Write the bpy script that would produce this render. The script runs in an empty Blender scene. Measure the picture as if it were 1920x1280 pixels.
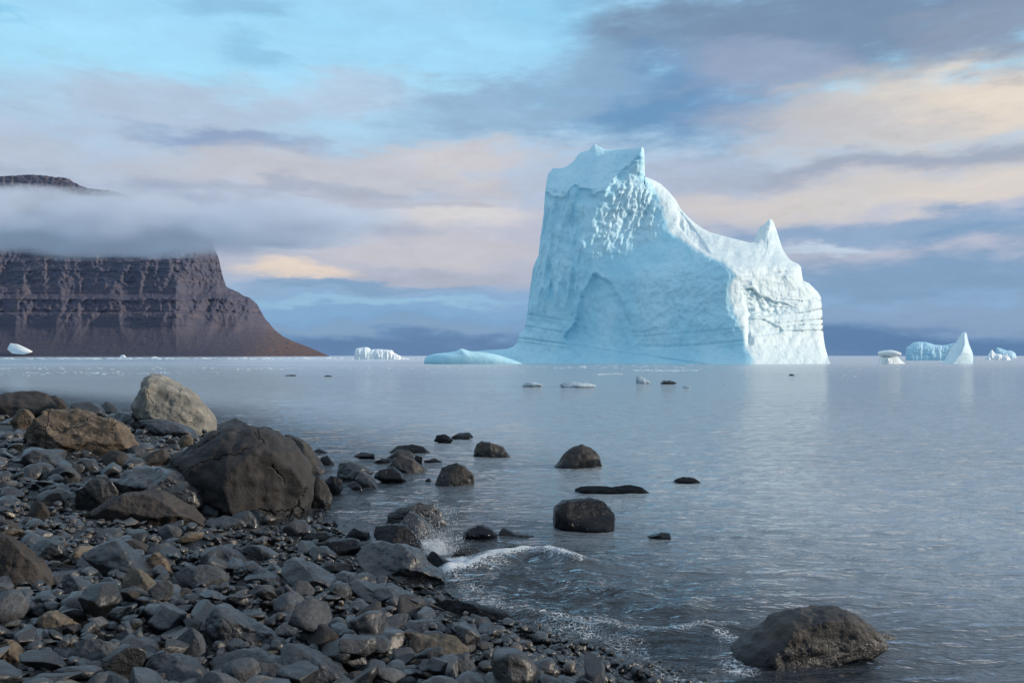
import bpy, bmesh, math, random
import numpy as np

# ------------------------------------------------------------------ basics
FOC, EYE, U0, V0 = 1500.0, 1.8, 960.0, 667.0     # survey constants: focal length in px, eye height in m, horizon point
scene = bpy.context.scene
COL = scene.collection
rng = np.random.default_rng(7)
random.seed(7)


def lin(c):
    return tuple((x / 255 / 12.92) if x / 255 <= 0.04045 else ((x / 255 + 0.055) / 1.055) ** 2.4 for x in c)


def tag(o, label=None, cat=None, group=None, kind=None):
    if label: o['label'] = label
    if cat: o['category'] = cat
    if group: o['group'] = group
    if kind: o['kind'] = kind
    return o


def mesh_np(name, V, Fc, smooth=True):
    me = bpy.data.meshes.new(name)
    V = np.asarray(V, np.float32); Fc = np.asarray(Fc, np.int32)
    k = Fc.shape[1]
    me.vertices.add(len(V)); me.vertices.foreach_set('co', V.ravel())
    me.loops.add(Fc.size); me.loops.foreach_set('vertex_index', Fc.ravel())
    me.polygons.add(len(Fc))
    me.polygons.foreach_set('loop_start', np.arange(0, Fc.size, k, dtype=np.int32))
    me.update(calc_edges=True); me.validate()
    if smooth:
        me.polygons.foreach_set('use_smooth', np.ones(len(me.polygons), bool))
    return me


def attr(me, name, vals):
    a = me.attributes.new(name, 'FLOAT', 'POINT')
    a.data.foreach_set('value', np.asarray(vals, np.float32).ravel())


def link(name, me, mat=None, parent=None, loc=(0, 0, 0)):
    o = bpy.data.objects.new(name, me); COL.objects.link(o)
    if mat and me is not None: me.materials.append(mat)
    o.location = loc
    if parent: o.parent = parent
    return o


# ------------------------------------------------------------------ noise
_perm = np.random.default_rng(3).permutation(256).astype(np.int64)
_perm = np.concatenate([_perm, _perm, _perm])
_g = np.random.default_rng(5).normal(size=(256, 3)); _g /= np.linalg.norm(_g, axis=1)[:, None]


def perlin(x, y, z=0.0):
    x, y, z = np.broadcast_arrays(np.asarray(x, float), np.asarray(y, float), np.asarray(z, float))
    xi, yi, zi = np.floor(x), np.floor(y), np.floor(z)
    xf, yf, zf = x - xi, y - yi, z - zi
    X, Y, Z = xi.astype(np.int64) & 255, yi.astype(np.int64) & 255, zi.astype(np.int64) & 255
    f = lambda t: t * t * t * (t * (t * 6 - 15) + 10)
    u, v, w = f(xf), f(yf), f(zf)
    out = 0
    for i in (0, 1):
        for j in (0, 1):
            for k in (0, 1):
                g = _g[_perm[_perm[_perm[X + i] + Y + j] + Z + k]]
                d = g[..., 0] * (xf - i) + g[..., 1] * (yf - j) + g[..., 2] * (zf - k)
                out = out + d * (u if i else 1 - u) * (v if j else 1 - v) * (w if k else 1 - w)
    return out * 1.5


def fbm(x, y, z=0.0, octv=4, gain=0.5):
    a, s, out = 1.0, 1.0, 0
    for i in range(octv):
        out = out + a * perlin(x * s + 17.3 * i, y * s + 5.1 * i, z * s + 9.7 * i)
        a *= gain; s *= 2.03
    return out


def ridged(x, y, z=0.0, octv=3):
    a, s, out = 1.0, 1.0, 0
    for i in range(octv):
        out = out + a * (1 - 2 * np.abs(perlin(x * s + 11.3 * i, y * s + 3.1 * i, z * s + 7.7 * i)))
        a *= 0.5; s *= 2.1
    return out


def sstep(a, b, x):
    t = np.clip((x - a) / (b - a), 0, 1)
    return t * t * (3 - 2 * t)


def poly_dist(px, py, P, closed=True):
    """signed-less distance to a polyline and inside mask"""
    P = np.asarray(P, float); Q = np.roll(P, -1, 0)
    if not closed: P, Q = P[:-1], Q[:-1]
    best = np.full(px.shape, 1e18); inside = np.zeros(px.shape, bool)
    for (x0, y0), (x1, y1) in zip(P, Q):
        dx, dy = x1 - x0, y1 - y0
        L = dx * dx + dy * dy + 1e-12
        t = np.clip(((px - x0) * dx + (py - y0) * dy) / L, 0, 1)
        best = np.minimum(best, (px - x0 - t * dx) ** 2 + (py - y0 - t * dy) ** 2)
        if closed and y0 != y1:
            c = ((y0 > py) != (y1 > py)) & (px < dx * (py - y0) / dy + x0)
            inside ^= c
    return np.sqrt(best), inside


_ico = {}
def ico(n):
    if n not in _ico:
        bm = bmesh.new(); bmesh.ops.create_icosphere(bm, subdivisions=n, radius=1)
        bm.verts.ensure_lookup_table()
        V = np.array([v.co[:] for v in bm.verts]); Fc = np.array([[v.index for v in f.verts] for f in bm.faces])
        V /= np.linalg.norm(V, axis=1)[:, None]
        bm.free(); _ico[n] = (V, Fc)
    return _ico[n]


# ------------------------------------------------------------------ node helpers
class NT:
    def __init__(s, mat):
        s.t = mat.node_tree; s.t.nodes.clear()
    def n(s, typ, **kw):
        nd = s.t.nodes.new(typ)
        ins = kw.pop('ins', {})
        for k, v in kw.items(): setattr(nd, k, v)
        for k, v in ins.items():
            if isinstance(v, bpy.types.NodeSocket): s.t.links.new(v, nd.inputs[k])
            else: nd.inputs[k].default_value = v
        return nd
    def math(s, op, a, b=0.0, c=None, clamp=False):
        nd = s.n('ShaderNodeMath', operation=op, use_clamp=clamp, ins={0: a, 1: b})
        if c is not None:
            if isinstance(c, bpy.types.NodeSocket): s.t.links.new(c, nd.inputs[2])
            else: nd.inputs[2].default_value = c
        return nd.outputs[0]
    def vmath(s, op, a, b=(0, 0, 0)):
        nd = s.n('ShaderNodeVectorMath', operation=op, ins={0: a, 1: b})
        return nd.outputs['Value'] if op in ('LENGTH', 'DOT_PRODUCT') else nd.outputs['Vector']
    def noise(s, vec, scale, detail=4.0, rough=0.55, dist=0.0):
        return s.n('ShaderNodeTexNoise', ins={'Vector': vec, 'Scale': scale, 'Detail': detail, 'Roughness': rough, 'Distortion': dist})
    def rng(s, x, a, b, c=0.0, d=1.0, smooth=True):
        return s.n('ShaderNodeMapRange', interpolation_type='SMOOTHSTEP' if smooth else 'LINEAR', clamp=True,
                   ins={'Value': x, 'From Min': a, 'From Max': b, 'To Min': c, 'To Max': d}).outputs['Result']
    def mix(s, f, a, b, blend='MIX'):
        nd = s.n('ShaderNodeMix', data_type='RGBA', blend_type=blend, clamp_factor=True)
        for k, v in ((0, f), (6, a), (7, b)):
            if isinstance(v, bpy.types.NodeSocket): s.t.links.new(v, nd.inputs[k])
            else: nd.inputs[k].default_value = (tuple(v) + (1,))[:4] if isinstance(v, tuple) else v
        return nd.outputs[2]
    def ramp(s, f, stops, interp='LINEAR'):
        nd = s.n('ShaderNodeValToRGB', ins={'Fac': f}); cr = nd.color_ramp; cr.interpolation = interp
        while len(cr.elements) < len(stops): cr.elements.new(0.5)
        for e, (p, c) in zip(cr.elements, stops): e.position = p; e.color = tuple(c) + (1,)
        return nd.outputs['Color']
    def bump(s, h, strength, dist, normal=None):
        nd = s.n('ShaderNodeBump', ins={'Height': h, 'Strength': strength, 'Distance': dist})
        if normal is not None: s.t.links.new(normal, nd.inputs['Normal'])
        return nd.outputs['Normal']
    def L(s, a, b): s.t.links.new(a, b)


def newmat(name):
    m = bpy.data.materials.new(name); m.use_nodes = True
    return m, NT(m)


def rock_mat(name, c1, c2, rough=0.62, crack=0.0, crack_scale=2.2, layered=0.0, attrs=False, dry=False, spec=0.5, grain=1.0):
    m, t = newmat(name)
    pos = t.n('ShaderNodeNewGeometry').outputs['Position']
    rnd = t.n('ShaderNodeObjectInfo').outputs['Random']
    pvec = t.vmath('ADD', pos, t.n('ShaderNodeCombineXYZ', ins={0: t.math('MULTIPLY', rnd, 37.0), 1: 0.0, 2: t.math('MULTIPLY', rnd, 11.0)}).outputs[0])
    n1 = t.noise(pvec, 3.5, 7.0, 0.62).outputs['Fac']
    n2 = t.noise(pvec, 38.0, 6.0, 0.65).outputs['Fac']
    n3 = t.noise(pvec, 190.0, 3.0, 0.6).outputs['Fac']
    base = t.mix(t.rng(n1, 0.36, 0.66), c1, c2)
    if attrs:
        tone = t.n('ShaderNodeAttribute', attribute_name='tone').outputs['Fac']
        warm = t.n('ShaderNodeAttribute', attribute_name='warm').outputs['Fac']
        base = t.mix(t.math('MULTIPLY', warm, t.rng(n1, 0.3, 0.6, 0.5, 1.0)), base, (0.068, 0.052, 0.036))
        base = t.mix(1.0, base, t.n('ShaderNodeCombineXYZ', ins={0: tone, 1: tone, 2: tone}).outputs[0], 'MULTIPLY')
    else:
        tv = t.rng(rnd, 0, 1, 0.78, 1.25, False)
        base = t.mix(1.0, base, t.n('ShaderNodeCombineXYZ', ins={0: tv, 1: tv, 2: tv}).outputs[0], 'MULTIPLY')
    sp = t.rng(n2, 0.28, 0.75, 0.40, 1.65, False)
    sp = t.math('MULTIPLY', sp, t.rng(n3, 0.3, 0.75, 0.7, 1.35, False))
    base = t.mix(1.0, base, t.n('ShaderNodeCombineXYZ', ins={0: sp, 1: sp, 2: sp}).outputs[0], 'MULTIPLY')
    h = t.math('ADD', t.math('MULTIPLY', n1, 0.8), t.math('ADD', t.math('MULTIPLY', n2, 0.42 * grain), t.math('MULTIPLY', n3, 0.12 * grain)))
    if layered:
        sepv = t.vmath('MULTIPLY', pvec, (1.2, 1.2, 9.0))
        lay = t.noise(t.vmath('ADD', sepv, t.vmath('MULTIPLY', t.noise(pvec, 1.6, 3.0).outputs['Color'], (3.0, 3.0, 5.0))), 1.6, 3.0, 0.5).outputs['Fac']
        h = t.math('ADD', h, t.math('MULTIPLY', lay, layered * 2.4))
        base = t.mix(t.rng(lay, 0.35, 0.5, 0.5 * layered, 0.0), base, (0.012, 0.012, 0.014))
    if crack:
        wv = t.vmath('ADD', pvec, t.vmath('MULTIPLY', t.noise(pvec, 2.0, 4.0).outputs['Color'], (0.5, 0.5, 0.5)))
        vor = t.n('ShaderNodeTexVoronoi', feature='DISTANCE_TO_EDGE', ins={'Vector': wv, 'Scale': crack_scale}).outputs['Distance']
        brk = t.rng(t.noise(pvec, 1.6, 2.0).outputs['Fac'], 0.40, 0.52)
        k = t.math('MULTIPLY', t.rng(vor, 0.0, 0.020, 1.0, 0.0), brk)
        base = t.mix(t.math('MULTIPLY', k, 0.85 * crack), base, (0.006, 0.006, 0.007))
        h = t.math('SUBTRACT', h, t.math('MULTIPLY', k, 2.4 * crack))
    z = t.n('ShaderNodeSeparateXYZ', ins={0: pos}).outputs['Z']
    zz = t.math('ADD', z, t.math('MULTIPLY', t.math('SUBTRACT', n1, 0.5), 0.25))
    if dry:
        wet = t.rng(zz, 0.10, 0.02)
    else:
        wet = t.rng(zz, 0.17, 0.09)
    base = t.mix(t.math('MULTIPLY', wet, 0.78), base, (0.010, 0.012, 0.016))
    rg = t.math('ADD', t.rng(n2, 0.3, 0.7, rough - 0.30, rough + 0.02, False), t.math('MULTIPLY', wet, -0.30), clamp=True)
    nrm = t.bump(h, 0.9, 0.032)
    damp = 0.0 if dry else 0.0 if rough < 0.45 else 0.65 if rough < 0.7 else 0.0
    b = t.n('ShaderNodeBsdfPrincipled', ins={'Base Color': base, 'Roughness': rg, 'Normal': nrm, 'Specular IOR Level': spec,
            'Coat Weight': t.math('MULTIPLY', t.rng(n1, .3, .6, .45, 1.0), damp), 'Coat Roughness': 0.25, 'Coat IOR': 1.6,
            'Coat Normal': t.bump(t.math('ADD', n1, t.math('MULTIPLY', n2, .2)), 0.8, 0.03)})
    t.L(b.outputs[0], t.n('ShaderNodeOutputMaterial').inputs['Surface'])
    return m


M = {}
M['dark'] = rock_mat('basalt_blue_grey', (0.0106, 0.0135, 0.0187), (0.0198, 0.0230, 0.0294), 0.55)
M['charcoal'] = rock_mat('basalt_charcoal', (0.0073, 0.0084, 0.0109), (0.0141, 0.0156, 0.0193), 0.55)
M['grey'] = rock_mat('basalt_grey', (0.0418, 0.0458, 0.0531), (0.0660, 0.0701, 0.0770), 0.8)
M['brown'] = rock_mat('weathered_brown', (0.0248, 0.0202, 0.0196), (0.0456, 0.0387, 0.0353), 0.88)
M['tan'] = rock_mat('weathered_tan', (0.0886, 0.0736, 0.0558), (0.1441, 0.1207, 0.0918), 0.95)
M['pale'] = rock_mat('pale_granite', (0.165, 0.160, 0.148), (0.290, 0.270, 0.228), 1.0, dry=True, crack=0.25, crack_scale=1.4)
M['cracked'] = rock_mat('cracked_brown_boulder', (0.0273, 0.0262, 0.0281), (0.0493, 0.0449, 0.0447), 0.90, crack=1.0, crack_scale=1.15, grain=0.9)
M['folded'] = rock_mat('folded_brown_boulder', (0.072, 0.055, 0.040), (0.140, 0.106, 0.076), 0.95, crack=0.9, crack_scale=1.6, layered=1.3)
M['layered'] = rock_mat('layered_grey_rock', (0.0132, 0.0152, 0.0204), (0.0271, 0.0296, 0.0368), 0.5, layered=1.0)
M['wet'] = rock_mat('wet_black_rock', (0.0051, 0.0058, 0.0085), (0.0116, 0.0119, 0.0154), 0.38, spec=0.2)
M['shore'] = rock_mat('half_wet_boulder', (0.0180, 0.0170, 0.0185), (0.0420, 0.0355, 0.0290), 0.75, grain=0.9)
M['stuff'] = rock_mat('mixed_shingle', (0.0161, 0.0189, 0.0244), (0.0284, 0.0309, 0.0367), 0.58, attrs=True)



# ------------------------------------------------------------------ terrain
SH_Y = np.array([0.0, 2.0, 3.4, 4.4, 5.07, 5.84, 6.55, 8.1, 9.25, 12.7, 16.0, 20.4, 26.5, 35, 60, 120])
SH_X = np.array([2.6, 1.9, 1.3, 0.85, 0.42, -0.35, -0.75, -1.65, -2.15, -3.1, -5.0, -7.6, -12.5, -22, -52, -125])


def shore_d(x, y):
    xs = np.interp(y, SH_Y, SH_X)
    g = np.interp(y + 0.7, SH_Y, SH_X) - np.interp(y - 0.7, SH_Y, SH_X)
    return (xs - x) / np.sqrt(1 + (g / 1.4) ** 2)


def beach_z(x, y):
    d = shore_d(x, y)
    land = 0.105 * np.minimum(d, 4.0) + 0.05 * np.maximum(d - 4.0, 0)
    land = np.minimum(land, 0.75 + 0.02 * d)
    z = np.where(d > 0, land, 0.10 * d)
    z = np.maximum(z, -1.2)
    return z + 0.035 * fbm(x * 0.9, y * 0.9, 3.3, 3) * np.clip(d + 0.6, 0.15, 1) - 0.012


def hit(u, v):
    """the point of the ground or the water along a surveyed sight line"""
    Y = np.geomspace(2.2, 300, 3000)
    X = (u - U0) / FOC * Y; Z = EYE - (v - V0) / FOC * Y
    g = np.maximum(beach_z(X, Y), 0.0)
    k = np.nonzero(Z <= g)[0]
    return float(Y[k[0]]) if len(k) else 300.0


# beach sheet
bx = np.concatenate([np.linspace(-160, -14, 90, endpoint=False), np.linspace(-14, 5, 380), np.linspace(5.3, 40, 40)])
by = np.concatenate([np.linspace(-60, 2.5, 60, endpoint=False), np.linspace(2.5, 14, 240, endpoint=False), np.linspace(14, 40, 160, endpoint=False), np.linspace(40, 120, 50)])
GX, GY = np.meshgrid(bx, by)
GZ = np.maximum(beach_z(GX, GY), np.minimum((-5.0 - GY) * 0.75 + 1.2 * fbm(GX / 6, GY / 6, 8.0, 4), 34)) + 0.006 * fbm(GX * 14, GY * 14, 1.0, 2)  # includes an unseen hillside behind the camera, added to darken the rocks' near sides
nx, ny = len(bx), len(by)
idx = np.arange(nx * ny).reshape(ny, nx)
quads = np.stack([idx[:-1, :-1], idx[:-1, 1:], idx[1:, 1:], idx[1:, :-1]], -1).reshape(-1, 4)
m, t = newmat('wet_gravel')
pos = t.n('ShaderNodeNewGeometry').outputs['Position']
v1 = t.n('ShaderNodeTexVoronoi', ins={'Vector': pos, 'Scale': 34.0})
v2 = t.n('ShaderNodeTexVoronoi', ins={'Vector': pos, 'Scale': 80.0})
nb = t.noise(pos, 3.0, 6.0).outputs['Fac']
cc = t.mix(t.n('ShaderNodeSeparateColor', ins={0: v1.outputs['Color']}).outputs[0], (0.008, 0.009, 0.011), (0.030, 0.032, 0.036))
hh = t.math('SUBTRACT', t.math('MULTIPLY', t.math('SUBTRACT', 1.0, v1.outputs['Distance']), 1.0), t.math('MULTIPLY', v2.outputs['Distance'], 0.35))
b = t.n('ShaderNodeBsdfPrincipled', ins={'Base Color': cc, 'Roughness': t.rng(nb, 0.3, 0.7, 0.55, 0.85), 'Normal': t.bump(hh, 0.9, 0.02)})
t.L(b.outputs[0], t.n('ShaderNodeOutputMaterial').inputs['Surface'])
beach = link('beach', mesh_np('beach', np.stack([GX, GY, GZ], -1).reshape(-1, 3), quads), m)
tag(beach, 'dark gravel of the stony beach sloping down into the water', 'beach', kind='structure')

# height map that stones come to rest on
HX0, HY0, HC = -26.0, 2.6, 0.03
HNX, HNY = int(29.5 / HC), int(31.0 / HC)
hx = HX0 + HC * np.arange(HNX); hy = HY0 + HC * np.arange(HNY)
HM = beach_z(*np.meshgrid(hx, hy)); HM0 = HM.copy()


def stamp(V):
    ix = ((V[:, 0] - HX0) / HC).astype(int); iy = ((V[:, 1] - HY0) / HC).astype(int)
    ok = (ix >= 0) & (ix < HNX) & (iy >= 0) & (iy < HNY)
    np.maximum.at(HM, (iy[ok], ix[ok]), V[ok, 2])


# ------------------------------------------------------------------ surveyed rocks
def outline_solid(P, Yc, D, seed, sub=5, p=2.5, facets=6, amp=0.030, fine=0.022, ext=0.25, smooth=1.2, ridge=0.0):
    """a solid whose side elevation follows P (metres: x, z) and whose half depth is D"""
    r = np.random.default_rng(seed)
    P = np.asarray(P, float).copy()
    zmin, zmax = P[:, 1].min(), P[:, 1].max(); hgt = zmax - zmin; wid = np.ptp(P[:, 0])
    low = np.clip((zmin + 0.28 * hgt - P[:, 1]) / (0.28 * hgt), 0, 1)
    P[:, 1] -= low * ext * hgt
    c = np.array([0.5 * (P[:, 0].min() + P[:, 0].max()), 0.5 * (zmin - ext * hgt * 0.5 + zmax) - 0.08 * hgt])
    # polygon centroid keeps the star shape well inside
    Q = np.roll(P, -1, 0); cr = P[:, 0] * Q[:, 1] - Q[:, 0] * P[:, 1]; A = cr.sum() / 2
    if abs(A) > 1e-9:
        c = np.array([((P[:, 0] + Q[:, 0]) * cr).sum() / (6 * A), ((P[:, 1] + Q[:, 1]) * cr).sum() / (6 * A)])
    N = 360; th = np.linspace(-math.pi, math.pi, N, endpoint=False); R = np.zeros(N)
    for a, bq in zip(P - c, Q - c):
        e = bq - a
        den = np.cos(th) * e[1] - np.sin(th) * e[0]
        den = np.where(np.abs(den) < 1e-12, 1e-12, den)
        tt = (a[0] * e[1] - a[1] * e[0]) / den
        s = (a[0] * np.sin(th) - a[1] * np.cos(th)) / den
        ok = (tt > 0) & (s >= -1e-6) & (s <= 1 + 1e-6)
        R = np.where(ok, np.maximum(R, tt), R)
    R = np.where(R <= 0, np.median(R[R > 0]), R)
    if smooth > 0:
        k = np.exp(-0.5 * (np.arange(-12, 13) / smooth) ** 2); k /= k.sum()
        R = np.convolve(np.concatenate([R[-12:], R, R[:12]]), k, 'valid')
    V, Fc = ico(sub)
    ang = np.arctan2(V[:, 2], V[:, 0])
    rr = np.interp(ang, np.concatenate([th, [math.pi]]), np.concatenate([R, R[:1]]))
    dy = np.clip(V[:, 1], -1, 1)
    cc_ = (1 - np.abs(dy) ** p) ** (1 / p)
    x = np.cos(ang) * rr * cc_; z = np.sin(ang) * rr * cc_; y = dy * D
    q = np.stack([x / (0.5 * wid), y / D, z / (0.5 * hgt)], -1)
    for i in range(facets):
        n = np.array([r.uniform(-0.75, 0.75), -1 if i % 3 < 2 else 1, r.uniform(-0.5, 0.85)]); n /= np.linalg.norm(n)
        d = r.uniform(0.62, 0.85)
        s = q @ n - d
        q = q - np.where(s > 0, s * 0.92, 0)[:, None] * n
    x, y, z = q[:, 0] * 0.5 * wid, q[:, 1] * D, q[:, 2] * 0.5 * hgt
    S = min(wid, 2.2 * hgt)
    o = r.uniform(0, 90, 3)
    nz = amp * S * fbm(x / S * 2.2 + o[0], y / S * 2.2 + o[1], z / S * 2.2 + o[2], 3)
    nz += fine * S * fbm(x / S * 9 + o[1], y / S * 9 + o[2], z / S * 9 + o[0], 3)
    if ridge:
        nz += ridge * S * (ridged(x / S * 1.6 + o[2], y / S * 1.6 + o[0], z / S * 5 + x / S * 1.8 + o[1], 2) - 0.6)
    nn = np.stack([x / (wid * .5) ** 2, y / D ** 2, z / (hgt * .5) ** 2], -1); nn /= np.linalg.norm(nn, axis=1)[:, None] + 1e-9
    W = np.stack([x, y, z], -1) + nn * nz[:, None]
    return W + np.array([c[0], Yc, c[1]]), Fc


Z3 = lambda x, y: (x / 3.0, 680 + y / 3.0)
ZB = lambda x, y: (x / 3.2, 940 + y / 3.2)
Z6 = lambda x, y: (500 + x / 3.2, 1000 + y / 3.2)
Z5 = lambda x, y: (560 + x / 2.8235, 760 + y / 2.8235)
Z7 = lambda x, y: (1000 + x / 2.6667, 980 + y / 2.6667)
PX = lambda x, y: (x, y)

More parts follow.
